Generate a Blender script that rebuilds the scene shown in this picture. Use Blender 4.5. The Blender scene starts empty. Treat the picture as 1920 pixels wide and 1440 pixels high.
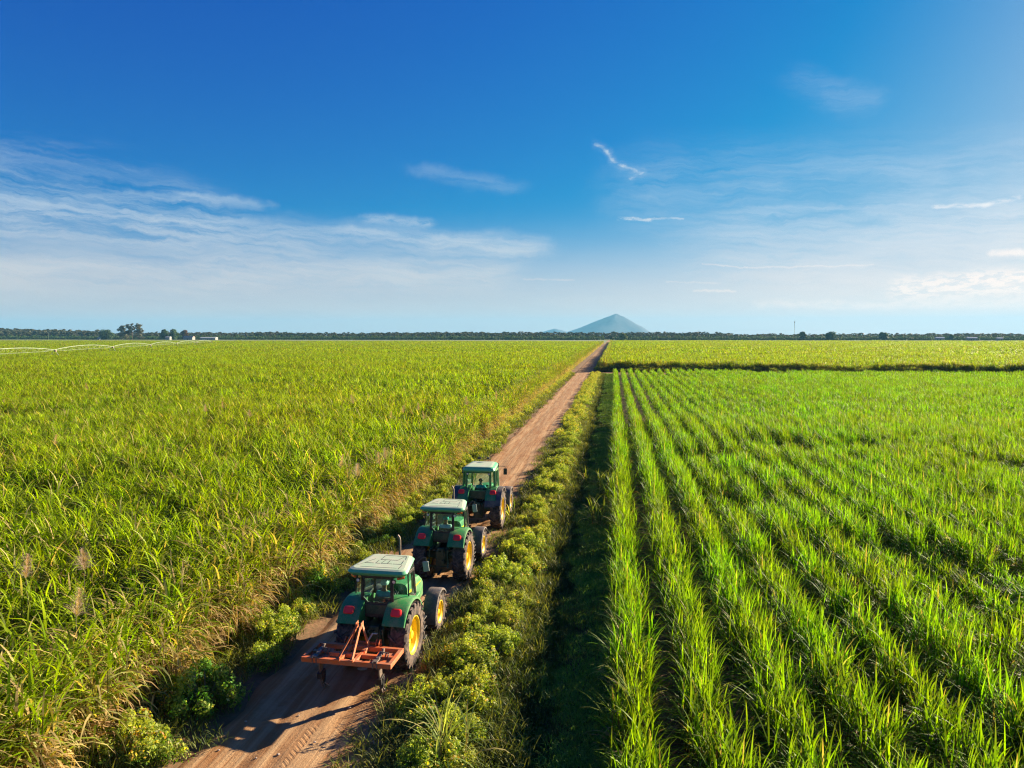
import bpy, bmesh, math, random
import numpy as np
from mathutils import Vector, Matrix
R = math.radians
random.seed(7); RNG = np.random.default_rng(11)
scene = bpy.context.scene
COL = scene.collection

# ------------------------------------------------------------------ camera
HC = 9.0
cam_d = bpy.data.cameras.new('camera'); cam = bpy.data.objects.new('camera', cam_d); COL.objects.link(cam)
cam_d.sensor_width = 36.0; cam_d.lens = 36.0 * 1333.0 / 1920.0
cam_d.clip_start = 0.1; cam_d.clip_end = 60000.0
YAW = R(8.1); PITCH = math.atan(92 / 1333.0)
cam.location = (0, 0, HC); cam.rotation_euler = (math.pi / 2 - PITCH, 0, YAW)
scene.camera = cam

# ------------------------------------------------------------------ light, sky, exposure
SUN_EL, SUN_AZ = R(18.4), R(48.0)            # azimuth clockwise from the road direction (+Y)
SDIR = Vector((math.sin(SUN_AZ) * math.cos(SUN_EL), math.cos(SUN_AZ) * math.cos(SUN_EL), math.sin(SUN_EL)))
sun_d = bpy.data.lights.new('sun', 'SUN'); sun_d.energy = 5.0; sun_d.angle = R(0.5); sun_d.color = (1.0, 0.83, 0.60)
sun = bpy.data.objects.new('sun', sun_d); COL.objects.link(sun)
sun.rotation_euler = (-SDIR).to_track_quat('-Z', 'Y').to_euler(); sun.location = (60, 60, 60)
scene.view_settings.view_transform = 'Standard'; scene.view_settings.look = 'None'
EXPOSURE = 1.80
scene.view_settings.gamma = 1.0; scene.view_settings.exposure = EXPOSURE
SKY_STRENGTH = 0.10

world = bpy.data.worlds.new('World'); scene.world = world; world.use_nodes = True
wt = world.node_tree; wt.nodes.clear()

class NT:
    """small node-building helper"""
    def __init__(s, t): s.t = t
    def n(s, kind, **kw):
        x = s.t.nodes.new(kind)
        for k, v in kw.items(): setattr(x, k, v)
        return x
    def put(s, sock, v):
        if v is None: return
        if isinstance(v, bpy.types.NodeSocket): s.t.links.new(v, sock)
        else: sock.default_value = v
    def m(s, op, a, b=None, c=None, clamp=False):
        x = s.n('ShaderNodeMath', operation=op); x.use_clamp = clamp
        s.put(x.inputs[0], a); s.put(x.inputs[1], b); s.put(x.inputs[2], c)
        return x.outputs[0]
    def v(s, op, a, b=None, out=0):
        x = s.n('ShaderNodeVectorMath', operation=op)
        s.put(x.inputs[0], a)
        if b is not None:
            if op == 'SCALE': s.put(x.inputs['Scale'], b)
            else: s.put(x.inputs[1], b)
        return x.outputs[out]
    def ss(s, v, lo, hi, a=0.0, b=1.0):
        x = s.n('ShaderNodeMapRange', interpolation_type='SMOOTHSTEP')
        s.put(x.inputs[0], v); s.put(x.inputs[1], lo); s.put(x.inputs[2], hi); s.put(x.inputs[3], a); s.put(x.inputs[4], b)
        return x.outputs[0]
    def xyz(s, x_, y_, z_=0.0):
        x = s.n('ShaderNodeCombineXYZ'); s.put(x.inputs[0], x_); s.put(x.inputs[1], y_); s.put(x.inputs[2], z_)
        return x.outputs[0]
    def noise(s, vec, scale, detail=3.0, rough=0.55, out='Fac', dist=0.0):
        x = s.n('ShaderNodeTexNoise'); s.put(x.inputs['Vector'], vec); x.inputs['Scale'].default_value = scale
        x.inputs['Detail'].default_value = detail; x.inputs['Roughness'].default_value = rough; x.inputs['Distortion'].default_value = dist
        return x.outputs[out]
    def mix(s, f, a, b, blend='MIX'):
        x = s.n('ShaderNodeMix', data_type='RGBA', blend_type=blend)
        s.put(x.inputs[0], f); s.put(x.inputs[6], a); s.put(x.inputs[7], b)
        return x.outputs[2]
    def link(s, a, b): s.t.links.new(a, b)

def rgba(c): return (c[0], c[1], c[2], 1.0)

def build_sky():
    N = NT(wt)
    sky = N.n('ShaderNodeTexSky', sky_type='NISHITA')
    sky.sun_disc = False; sky.sun_elevation = SUN_EL; sky.sun_rotation = SUN_AZ
    sky.altitude = 100; sky.air_density = 1.0; sky.dust_density = 0.6; sky.ozone_density = 3.0
    # the picture's own colour response: deep saturated blues, soft highlights
    sc_ = N.n('ShaderNodeSeparateColor'); N.link(sky.outputs[0], sc_.inputs[0]); r_, g_, b_ = sc_.outputs
    K = 1.0 / (SKY_STRENGTH * 2 ** EXPOSURE)
    rr = N.m('MAXIMUM', N.m('SUBTRACT', r_, N.m('MULTIPLY', b_, 0.44)), 0.001); gg = N.m('MAXIMUM', N.m('SUBTRACT', g_, N.m('MULTIPLY', b_, 0.25)), 0.01)
    def shoulder(x, p, k): x = N.m('POWER', x, p); return N.m('MULTIPLY', N.m('DIVIDE', x, N.m('ADD', x, k)), K)
    cc_ = N.n('ShaderNodeCombineColor'); N.link(shoulder(rr, 1.15, 7.5), cc_.inputs[0]); N.link(shoulder(gg, 1.30, 10.0), cc_.inputs[1]); N.link(shoulder(b_, 1.0, 3.7), cc_.inputs[2])
    base = cc_.outputs[0]
    tc = N.n('ShaderNodeTexCoord'); d = tc.outputs['Generated']
    sp = N.n('ShaderNodeSeparateXYZ'); N.link(d, sp.inputs[0])
    # cloud coordinates: azimuth and elevation in degrees, of the direction itself
    az = N.m('MULTIPLY', N.m('ARCTAN2', sp.outputs[0], sp.outputs[1]), 57.2958)
    el = N.m('MULTIPLY', N.m('ARCSINE', sp.outputs[2]), 57.2958)
    p0 = N.xyz(az, el)
    w1 = N.v('SCALE', N.v('SUBTRACT', N.noise(p0, 0.35, 4, 0.6, 'Color'), (0.5, 0.5, 0.5)), 2.2)
    w2 = N.v('SCALE', N.v('SUBTRACT', N.noise(p0, 1.6, 3, 0.6, 'Color'), (0.5, 0.5, 0.5)), 0.5)
    soft = N.v('ADD', p0, N.v('MULTIPLY', N.v('ADD', w1, w2), (1.6, 0.55, 0)))
    crisp = N.v('ADD', p0, N.v('MULTIPLY', w2, (1.3, 0.7, 0)))
    streak = N.noise(N.v('MULTIPLY', soft, (0.10, 0.75, 1)), 1.0, 6, 0.62, dist=0.4)
    fine = N.noise(N.v('MULTIPLY', crisp, (0.9, 3.0, 1)), 1.0, 5, 0.65)
    fibre = N.noise(N.v('MULTIPLY', N.v('ADD', soft, N.v('MULTIPLY', N.xyz(0.0, az), (0, 0.10, 0))), (0.22, 2.6, 1)), 1.0, 6, 0.68, dist=0.3)
    streak = N.m('ADD', N.m('MULTIPLY', streak, 0.62), N.m('MULTIPLY', fibre, 0.38))
    def ae(x, y):
        cy, sy, cp, sp_ = math.cos(YAW), math.sin(YAW), math.cos(PITCH), math.sin(PITCH)
        f = Vector((-sy * cp, cy * cp, -sp_)); r = Vector((cy, sy, 0)); u = r.cross(f)
        q = (f * 1333 + r * (x - 960) - u * (y - 720)).normalized()
        return math.degrees(math.atan2(q.x, q.y)), math.degrees(math.asin(q.z))
    total = None
    def capsule(coord, a, b, hw, soften, strength, tex, lo, hi, flat=1.0):
        nonlocal total
        A = Vector((*ae(*a), 0)); B = Vector((*ae(*b), 0)); A.y *= flat; B.y *= flat
        cc = N.v('MULTIPLY', coord, (1, flat, 0))
        BA = B - A
        pa = N.v('SUBTRACT', cc, tuple(A))
        h = N.m('DIVIDE', N.v('DOT_PRODUCT', pa, tuple(BA), out=1), max(BA.length_squared, 1e-6), clamp=True)
        dist = N.v('LENGTH', N.v('SUBTRACT', pa, N.v('SCALE', tuple(BA), h)), out=1)
        f = N.ss(dist, hw, hw + soften, 1.0, 0.0)
        if tex is not None: f = N.m('MULTIPLY', f, N.ss(tex, lo, hi))
        f = N.m('MULTIPLY', f, strength)
        total = f if total is None else N.m('SUBTRACT', N.m('ADD', total, f), N.m('MULTIPLY', total, f))
    D = 0.045   # degrees per photo pixel, about
    # broad cirrus veils low in the west and in the middle of the sky
    capsule(soft, (-300, 330), (330, 400), 0.5, 6.5, 0.55, streak, 0.36, 0.66, 2.0)
    capsule(soft, (-100, 400), (560, 450), 0.2, 5.0, 0.62, streak, 0.34, 0.66, 2.2)
    capsule(soft, (350, 372), (480, 382), 0.1, 1.6, 0.35, streak, 0.25, 0.6, 2.5)
    capsule(soft, (700, 410), (790, 416), 0.1, 1.5, 0.45, fine, 0.2, 0.6, 2.5)
    capsule(soft, (660, 440), (980, 462), 0.1, 3.6, 0.70, streak, 0.28, 0.64, 2.6)
    capsule(soft, (-200, 500), (900, 505), 0.2, 5.2, 0.62, streak, 0.26, 0.64, 2.2)
    capsule(soft, (800, 320), (960, 350), 0.1, 2.0, 0.22, streak, 0.3, 0.65, 2.5)
    capsule(soft, (-200, 250), (240, 300), 0.2, 3.0, 0.22, streak, 0.40, 0.68, 2.5)
    capsule(soft, (1500, 150), (1610, 190), 0.1, 2.2, 0.17, streak, 0.3, 0.7, 1.6)
    capsule(soft, (1250, 360), (2300, 330), 1.5, 6.0, 0.30, streak, 0.30, 0.75, 1.5)
    capsule(soft, (1400, 470), (2500, 430), 1.5, 6.0, 0.42, streak, 0.25, 0.75, 1.6)
    # small crisp clouds and old contrails
    pts = [(1117, 270), (1140, 284), (1148, 300), (1168, 311), (1203, 323), (1182, 335)]
    for k in range(5): capsule(crisp, pts[k], pts[k + 1], 0.0, 0.17 if k != 1 else 0.24, 0.45, fine, 0.28, 0.66); capsule(crisp, pts[k], pts[k + 1], 0.05, 0.5, 0.10, fine, 0.3, 0.6)
    capsule(crisp, (1160, 410), (1220, 412), 0.02, 0.26, 0.75, fine, 0.36, 0.58, 1.4)
    capsule(crisp, (1215, 410), (1280, 409), 0.01, 0.17, 0.50, fine, 0.30, 0.6, 1.4)
    capsule(crisp, (1318, 494), (1400, 502), 0.01, 0.12, 0.50, fine, 0.2, 0.5, 1.4)
    capsule(crisp, (1400, 502), (1635, 497), 0.01, 0.12, 0.50, fine, 0.2, 0.5, 1.4)
    capsule(crisp, (1755, 387), (1850, 384), 0.0, 0.42, 0.70, fine, 0.3, 0.6, 1.8)
    capsule(crisp, (1850, 383), (1910, 370), 0.0, 0.42, 0.65, fine, 0.3, 0.6, 1.8)
    capsule(crisp, (1865, 474), (1990, 470), 0.08, 0.50, 0.85, fine, 0.1, 0.5, 1.8)
    capsule(crisp, (1700, 542), (1990, 522), 0.30, 1.40, 0.95, fine, 0.42, 0.56, 1.3)
    capsule(crisp, (1820, 524), (1990, 528), 0.10, 0.80, 0.90, fine, 0.42, 0.56, 1.3)
    capsule(crisp, (1305, 545), (1375, 546), 0.02, 0.30, 0.75, fine, 0.2, 0.5, 2.2)
    capsule(crisp, (1250, 528), (1350, 531), 0.01, 0.22, 0.40, fine, 0.2, 0.55, 2.2)
    capsule(crisp, (985, 523), (1075, 526), 0.01, 0.24, 0.45, fine, 0.2, 0.55, 2.2)
    capsule(soft, (1430, 572), (2100, 566), 0.05, 1.10, 0.60, fine, 0.25, 0.6, 2.2)
    veil = N.m('MULTIPLY', N.ss(el, 0.5, 10.0, 0.66, 0.0), N.ss(streak, 0.1, 0.6, 0.7, 1.0)); total = N.m('SUBTRACT', N.m('ADD', total, veil), N.m('MULTIPLY', total, veil))
    warm = N.ss(el, 0.5, 11.0, 1.0, 0.0)
    cl_col = N.mix(N.ss(az, -12.0, 30.0), N.mix(warm, (0.58 * K, 0.70 * K, 0.80 * K, 1), (0.88 * K, 0.74 * K, 0.64 * K, 1)), N.mix(warm, (0.93 * K, 0.94 * K, 0.95 * K, 1), (1.35 * K, 1.02 * K, 0.84 * K, 1)))
    out_c = N.mix(total, base, cl_col)
    bg = N.n('ShaderNodeBackground'); bg.inputs['Strength'].default_value = SKY_STRENGTH
    N.link(out_c, bg.inputs[0])
    o = N.n('ShaderNodeOutputWorld'); N.link(bg.outputs[0], o.inputs[0])
build_sky()
scene.cycles.max_bounces = 6; scene.cycles.diffuse_bounces = 3; scene.cycles.transmission_bounces = 4
scene.cycles.glossy_bounces = 2; scene.cycles.transparent_max_bounces = 16; scene.cycles.volume_bounces = 0
scene.cycles.use_denoising = True; scene.cycles.denoising_prefilter = 'NONE'; scene.cycles.filter_width = 1.2; scene.cycles.caustics_reflective = False; scene.cycles.caustics_refractive = False
scene.cycles.use_adaptive_sampling = True; scene.cycles.adaptive_threshold = 0.01
#@@

# ------------------------------------------------------------------ helpers
def px(x, y, h=0.0):
    """photo pixel -> point of the world at height h"""
    cy, sy, cp, sp_ = math.cos(YAW), math.sin(YAW), math.cos(PITCH), math.sin(PITCH)
    f = Vector((-sy * cp, cy * cp, -sp_)); r = Vector((cy, sy, 0)); u = r.cross(f)
    d = f * 1333 + r * (x - 960) - u * (y - 720); t = (h - HC) / d.z
    return d.x * t, d.y * t
def at_y(x, Y):
    """world X of photo column x at world distance Y"""
    a = math.atan((x - 960) / 1333.0) - YAW
    return math.tan(a) * Y

def tag(o, label=None, category=None, group=None, kind=None):
    if label: o['label'] = label
    if category: o['category'] = category
    if group: o['group'] = group
    if kind: o['kind'] = kind
    return o
def empty(name, loc=(0, 0, 0), rz=0.0, parent=None):
    o = bpy.data.objects.new(name, None); COL.objects.link(o); o.location = loc; o.rotation_euler = (0, 0, rz)
    o.empty_display_size = 0.3
    if parent: o.parent = parent
    return o
def copy_tree(o, parent=None):
    c = o.copy(); COL.objects.link(c); c.parent = parent
    for ch in list(o.children): copy_tree(ch, c)
    return c

class MB:
    """mesh builder: boxes, tubes, lathes, plates joined into one mesh"""
    def __init__(s): s.v = []; s.f = []; s.mi = []
    def add(s, vs, fs, mi=0, M=None):
        b = len(s.v)
        for p in vs:
            p = Vector(p)
            if M is not None: p = M @ p
            s.v.append(tuple(p))
        for f in fs: s.f.append(tuple(b + i for i in f)); s.mi.append(mi)
        return s
    def box(s, c, d, rot=(0, 0, 0), mi=0, taper=None):
        hx, hy, hz = d[0] / 2, d[1] / 2, d[2] / 2
        vs = []
        for z in (-1, 1):
            tx, ty = (taper if (taper and z > 0) else (1, 1))
            for x, y in ((-1, -1), (1, -1), (1, 1), (-1, 1)): vs.append((x * hx * tx, y * hy * ty, z * hz))
        fs = [(0, 3, 2, 1), (4, 5, 6, 7), (0, 1, 5, 4), (1, 2, 6, 5), (2, 3, 7, 6), (3, 0, 4, 7)]
        M = Matrix.Translation(c) @ Matrix.Rotation(rot[2], 4, 'Z') @ Matrix.Rotation(rot[1], 4, 'Y') @ Matrix.Rotation(rot[0], 4, 'X')
        return s.add(vs, fs, mi, M)
    def bar(s, a, b, w, t, mi=0, up=(0, 0, 1)):
        a, b = Vector(a), Vector(b); d = b - a; L = d.length; d.normalize()
        u = Vector(up); side = d.cross(u)
        if side.length < 1e-4: side = d.cross(Vector((1, 0, 0)))
        side.normalize(); u = side.cross(d)
        vs = []
        for q in (a, b):
            for i, j in ((-1, -1), (1, -1), (1, 1), (-1, 1)): vs.append(q + side * (i * w / 2) + u * (j * t / 2))
        return s.add(vs, [(0, 1, 2, 3), (7, 6, 5, 4), (0, 4, 5, 1), (1, 5, 6, 2), (2, 6, 7, 3), (3, 7, 4, 0)], mi)
    def tube(s, path, r, n=8, mi=0, cap=True):
        path = [Vector(p) for p in path]; rs = r if isinstance(r, (list, tuple)) else [r] * len(path)
        rings = []
        for i, p in enumerate(path):
            d = (path[min(i + 1, len(path) - 1)] - path[max(i - 1, 0)]).normalized()
            a = d.cross(Vector((0, 0, 1)))
            if a.length < 0.05: a = d.cross(Vector((1, 0, 0)))
            a.normalize(); b = d.cross(a)
            rings.append([p + (a * math.cos(k * 2 * math.pi / n) + b * math.sin(k * 2 * math.pi / n)) * rs[i] for k in range(n)])
        vs = [q for rg in rings for q in rg]; fs = []
        for i in range(len(path) - 1):
            for k in range(n):
                k2 = (k + 1) % n; fs.append((i * n + k, i * n + k2, (i + 1) * n + k2, (i + 1) * n + k))
        if cap: fs.append(tuple(range(n))[::-1]); fs.append(tuple((len(path) - 1) * n + k for k in range(n)))
        return s.add(vs, fs, mi)
    def lathe_x(s, prof, c=(0, 0, 0), n=40, mi=0, a0=0.0, a1=2 * math.pi):
        """profile [(x, r)...] turned round the x axis; full or partial"""
        full = abs(a1 - a0 - 2 * math.pi) < 1e-6; m = n if full else n + 1
        vs = []; fs = []
        for k in range(m):
            a = a0 + (a1 - a0) * k / n
            for (x, r) in prof: vs.append((c[0] + x, c[1] + r * math.cos(a), c[2] + r * math.sin(a)))
        L = len(prof)
        for k in range(n):
            k2 = (k + 1) % m
            for i in range(L - 1): fs.append((k * L + i, k * L + i + 1, k2 * L + i + 1, k2 * L + i))
        return s.add(vs, fs, mi)
    def plate(s, pts, thick, axis=(0, 0, 1), mi=0):
        """convex polygon extruded along axis"""
        ax = Vector(axis) * thick; n = len(pts)
        vs = [Vector(p) for p in pts] + [Vector(p) + ax for p in pts]
        fs = [tuple(range(n))[::-1], tuple(range(n, 2 * n))] + [(i, (i + 1) % n, n + (i + 1) % n, n + i) for i in range(n)]
        return s.add(vs, fs, mi)
    def build(s, name, mats, parent=None, smooth=None, bevel=0.0, link=True):
        me = bpy.data.meshes.new(name); me.from_pydata(s.v, [], s.f)
        for m in (mats if isinstance(mats, (list, tuple)) else [mats]): me.materials.append(m)
        me.polygons.foreach_set('material_index', s.mi)
        bm = bmesh.new(); bm.from_mesh(me); bmesh.ops.recalc_face_normals(bm, faces=bm.faces); bm.to_mesh(me); bm.free()
        o = bpy.data.objects.new(name, me)
        if link: COL.objects.link(o)
        if parent: o.parent = parent
        if smooth is not None:
            me.polygons.foreach_set('use_smooth', [True] * len(me.polygons))
            me.set_sharp_from_angle(angle=R(smooth))
        if bevel > 0:
            b = o.modifiers.new('bevel', 'BEVEL'); b.width = bevel; b.segments = 2; b.limit_method = 'ANGLE'; b.angle_limit = R(40)
        return o

# ------------------------------------------------------------------ materials
def new_mat(name):
    m = bpy.data.materials.new(name); m.use_nodes = True; t = m.node_tree; t.nodes.clear()
    N = NT(t); out = N.n('ShaderNodeOutputMaterial'); return m, N, out
def principled(N, base, rough=0.6, metal=0.0, spec=0.5, normal=None, coat=0.0):
    p = N.n('ShaderNodeBsdfPrincipled'); N.put(p.inputs['Base Color'], base if isinstance(base, bpy.types.NodeSocket) else rgba(base))
    N.put(p.inputs['Roughness'], rough); N.put(p.inputs['Metallic'], metal); p.inputs['Specular IOR Level'].default_value = spec
    p.inputs['Coat Weight'].default_value = coat
    if normal is not None: N.link(normal, p.inputs['Normal'])
    return p
def bump(N, h, strength=0.3, dist=0.02):
    b = N.n('ShaderNodeBump'); b.inputs['Strength'].default_value = strength; b.inputs['Distance'].default_value = dist
    N.link(h, b.inputs['Height']); return b.outputs[0]
DUST = (0.36, 0.24, 0.15)
def mat_paint(name, col, rough=0.38, dust=0.35, coat=0.15, fade=None, metal=0.0):
    """painted part with road dust settled on it"""
    m, N, out = new_mat(name)
    tc = N.n('ShaderNodeTexCoord').outputs['Object']
    n1 = N.noise(tc, 3.0, 5, 0.65); n2 = N.noise(tc, 22.0, 4, 0.6)
    c = rgba(col)
    if fade: c = N.mix(N.ss(n1, 0.35, 0.7), rgba(col), rgba(fade))
    f = N.m('MULTIPLY', N.ss(N.m('ADD', N.m('MULTIPLY', n1, 0.6), N.m('MULTIPLY', n2, 0.4)), 0.40, 0.66), dust)
    base = N.mix(f, c, rgba(DUST))
    r = N.m('ADD', N.m('MULTIPLY', f, 0.5), rough, clamp=True)
    p = principled(N, base, r, metal, 0.5, bump(N, n2, 0.08, 0.01), coat); N.link(p.outputs[0], out.inputs[0]); return m
def mat_rubber():
    m, N, out = new_mat('rubber')
    tc = N.n('ShaderNodeTexCoord').outputs['Object']
    n1 = N.noise(tc, 6, 5, 0.7)
    base = N.mix(N.ss(n1, 0.36, 0.72), rgba((0.030, 0.027, 0.026)), rgba((0.20, 0.14, 0.105)))
    p = principled(N, base, 0.85, 0, 0.3, bump(N, n1, 0.15, 0.01)); N.link(p.outputs[0], out.inputs[0]); return m
def mat_glass(name='cab_glass', tint=(0.84, 0.97, 0.93), refl=0.02):
    m, N, out = new_mat(name)
    tr = N.n('ShaderNodeBsdfTransparent'); tr.inputs[0].default_value = rgba(tint)
    gl = N.n('ShaderNodeBsdfGlossy'); gl.inputs['Roughness'].default_value = 0.04; gl.inputs[0].default_value = (1, 1, 1, 1)
    di = N.n('ShaderNodeBsdfDiffuse'); di.inputs[0].default_value = (0.30, 0.50, 0.42, 1)
    fr = N.n('ShaderNodeLayerWeight'); fr.inputs[0].default_value = 0.5
    tc = N.n('ShaderNodeTexCoord').outputs['Object']
    dirt = N.m('MULTIPLY', N.ss(N.noise(tc, 4.0, 5, 0.7), 0.40, 0.75), 0.09)
    a = N.n('ShaderNodeMixShader'); N.link(dirt, a.inputs[0]); N.link(tr.outputs[0], a.inputs[1]); N.link(di.outputs[0], a.inputs[2])
    b = N.n('ShaderNodeMixShader'); N.link(N.m('ADD', N.m('MULTIPLY', N.m('POWER', fr.outputs[1], 4.0), 0.55), refl, clamp=True), b.inputs[0]); N.link(a.outputs[0], b.inputs[1]); N.link(gl.outputs[0], b.inputs[2])
    N.link(b.outputs[0], out.inputs[0]); return m
def mat_leaf(name, trans=0.45, gain=1.0, field=None, gloss=0.14, vary=0.25):
    """vertex colour 'col' per leaf, varied per plant and over the field; thin translucent blade"""
    m, N, out = new_mat(name)
    at = N.n('ShaderNodeAttribute', attribute_name='col'); oi = N.n('ShaderNodeObjectInfo')
    geo = N.n('ShaderNodeNewGeometry')
    big = N.noise(geo.outputs['Position'], 0.045, 3, 0.55); mid = N.noise(geo.outputs['Position'], 0.5, 2, 0.5)
    hs = N.n('ShaderNodeHueSaturation')
    hv = N.m('ADD', N.m('MULTIPLY', N.m('SUBTRACT', oi.outputs['Random'], 0.5), 0.025), N.m('MULTIPLY', N.m('SUBTRACT', big, 0.46), -0.055))
    N.link(N.m('ADD', hv, 0.5), hs.inputs['Hue'])
    val = N.m('ADD', N.m('ADD', N.m('MULTIPLY', N.m('SUBTRACT', mid, 0.5), vary * 2), N.m('MULTIPLY', N.m('SUBTRACT', oi.outputs['Random'], 0.5), vary * 0.8)), gain)
    N.link(val, hs.inputs['Value']); N.link(at.outputs['Color'], hs.inputs['Color'])
    c = hs.outputs[0]
    p = principled(N, c, 0.5, 0, gloss)
    t = N.n('ShaderNodeBsdfTranslucent')
    N.link(N.mix(1.0, c, (1.30, 1.25, 0.30, 1), 'MULTIPLY'), t.inputs[0])
    mx = N.n('ShaderNodeMixShader'); mx.inputs[0].default_value = trans
    N.link(p.outputs[0], mx.inputs[1]); N.link(t.outputs[0], mx.inputs[2]); N.link(mx.outputs[0], out.inputs[0]); return m
def mat_simple(name, col, rough=0.7, var=0.25, scale=5.0, metal=0.0, b=0.2):
    m, N, out = new_mat(name)
    tc = N.n('ShaderNodeTexCoord').outputs['Object']; n1 = N.noise(tc, scale, 5, 0.6)
    c2 = tuple(x * (1 - var) for x in col); c1 = tuple(min(1, x * (1 + var)) for x in col)
    p = principled(N, N.mix(N.ss(n1, 0.3, 0.7), rgba(c2), rgba(c1)), rough, metal, 0.4, bump(N, n1, b, 0.02)); N.link(p.outputs[0], out.inputs[0]); return m

def mat_ground():
    m, N, out = new_mat('soil')
    pos = N.n('ShaderNodeNewGeometry').outputs['Position']
    a = N.noise(pos, 0.9, 6, 0.65); b = N.noise(pos, 9.0, 5, 0.65); big = N.noise(pos, 0.06, 3, 0.5)
    c = N.mix(N.ss(a, 0.35, 0.65), rgba((0.115, 0.070, 0.038)), rgba((0.20, 0.115, 0.062)))
    c = N.mix(N.m('MULTIPLY', N.ss(b, 0.45, 0.7), 0.6), c, rgba((0.075, 0.070, 0.025)))
    # away from the track everything beyond is weedy farmland
    sp = N.n('ShaderNodeSeparateXYZ'); N.link(pos, sp.inputs[0])
    far = N.ss(N.m('ABSOLUTE', N.m('ADD', sp.outputs[0], 5.0)), 12, 60)
    c = N.mix(N.m('MULTIPLY', far, 0.75), c, N.mix(big, rgba((0.05, 0.075, 0.02)), rgba((0.10, 0.12, 0.03))))
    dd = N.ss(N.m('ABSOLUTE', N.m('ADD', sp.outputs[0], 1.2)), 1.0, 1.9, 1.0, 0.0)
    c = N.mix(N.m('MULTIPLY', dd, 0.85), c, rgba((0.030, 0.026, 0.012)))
    fld = N.ss(sp.outputs[1], 700, 780); c = N.mix(fld, c, rgba((0.20, 0.23, 0.10)))
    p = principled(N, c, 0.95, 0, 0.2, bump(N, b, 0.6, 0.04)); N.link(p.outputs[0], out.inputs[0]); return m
def mat_road():
    m, N, out = new_mat('dirt_track')
    pos = N.n('ShaderNodeNewGeometry').outputs['Position']
    sp = N.n('ShaderNodeSeparateXYZ'); N.link(pos, sp.inputs[0])
    X = N.m('ADD', sp.outputs[0], 6.8)                       # across the track
    st = N.v('MULTIPLY', pos, (2.2, 0.10, 1.0))              # wear drawn out along the track
    s1 = N.noise(st, 1.6, 5, 0.6); n2 = N.noise(pos, 1.3, 6, 0.65); n3 = N.noise(pos, 16.0, 5, 0.7); n4 = N.noise(pos, 60.0, 3, 0.6)
    c = N.mix(N.ss(s1, 0.34, 0.66), rgba((0.29, 0.140, 0.055)), rgba((0.43, 0.275, 0.140)))
    c = N.mix(N.m('MULTIPLY', N.ss(n2, 0.45, 0.7), 0.55), c, rgba((0.44, 0.295, 0.155)))
    c = N.mix(N.m('MULTIPLY', N.ss(n3, 0.50, 0.75), 0.45), c, rgba((0.19, 0.10, 0.045)))
    s2 = N.noise(N.v('MULTIPLY', pos, (7.0, 0.22, 1.0)), 1.3, 4, 0.6); c = N.mix(N.m('MULTIPLY', N.ss(s2, 0.52, 0.68), 0.65), c, rgba((0.24, 0.105, 0.038)))
    edge = N.ss(N.m('ADD', N.m('ABSOLUTE', X), N.m('MULTIPLY', N.m('SUBTRACT', n2, 0.5), 1.2)), 1.6, 2.2)
    c = N.mix(N.m('MULTIPLY', edge, 0.6), c, rgba((0.27, 0.12, 0.045)))
    cr = N.ss(N.m('ABSOLUTE', N.m('ADD', X, N.m('MULTIPLY', N.m('SUBTRACT', n2, 0.5), 0.8))), 0.15, 0.5, 1.0, 0.0)
    c = N.mix(N.m('MULTIPLY', cr, 0.28), c, rgba((0.26, 0.125, 0.055)))
    # tread prints pressed into the wheel tracks
    def track(x0, w, ph, sc):
        f = N.ss(N.m('ABSOLUTE', N.m('SUBTRACT', N.m('ADD', X, N.m('MULTIPLY', N.m('SINE', N.m('MULTIPLY', sp.outputs[1], 0.21)), 0.16)), x0)), w * 0.55, w * 0.75, 1.0, 0.0)
        ad = N.m('ABSOLUTE', N.m('SUBTRACT', X, x0))
        w_ = N.m('SINE', N.m('ADD', N.m('MULTIPLY', N.m('ADD', sp.outputs[1], N.m('MULTIPLY', ad, 0.9)), sc), ph))
        patch = N.ss(N.noise(N.v('MULTIPLY', pos, (0.8, 0.45, 1)), 1.0, 3, 0.6), 0.54, 0.64)
        return N.m('MULTIPLY', N.m('MULTIPLY', N.ss(w_, -0.1, 0.7), f), patch)
    tr = N.m('ADD', N.m('ADD', track(-0.95, 0.42, 0.0, 31), track(0.55, 0.42, 1.3, 31)), track(0.0, 0.3, 0.4, 40))
    c = N.mix(N.m('MULTIPLY', tr, 0.12, clamp=True), c, rgba((0.24, 0.13, 0.065)))
    h = N.m('ADD', N.m('ADD', N.m('MULTIPLY', n3, 0.55), N.m('MULTIPLY', n4, 0.25)), N.m('ADD', N.m('ADD', N.m('MULTIPLY', s1, 0.8), N.m('MULTIPLY', s2, -0.6)), N.m('MULTIPLY', tr, -0.35)))
    p = principled(N, c, 0.95, 0, 0.15, bump(N, h, 0.75, 0.035)); N.link(p.outputs[0], out.inputs[0]); return m

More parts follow.
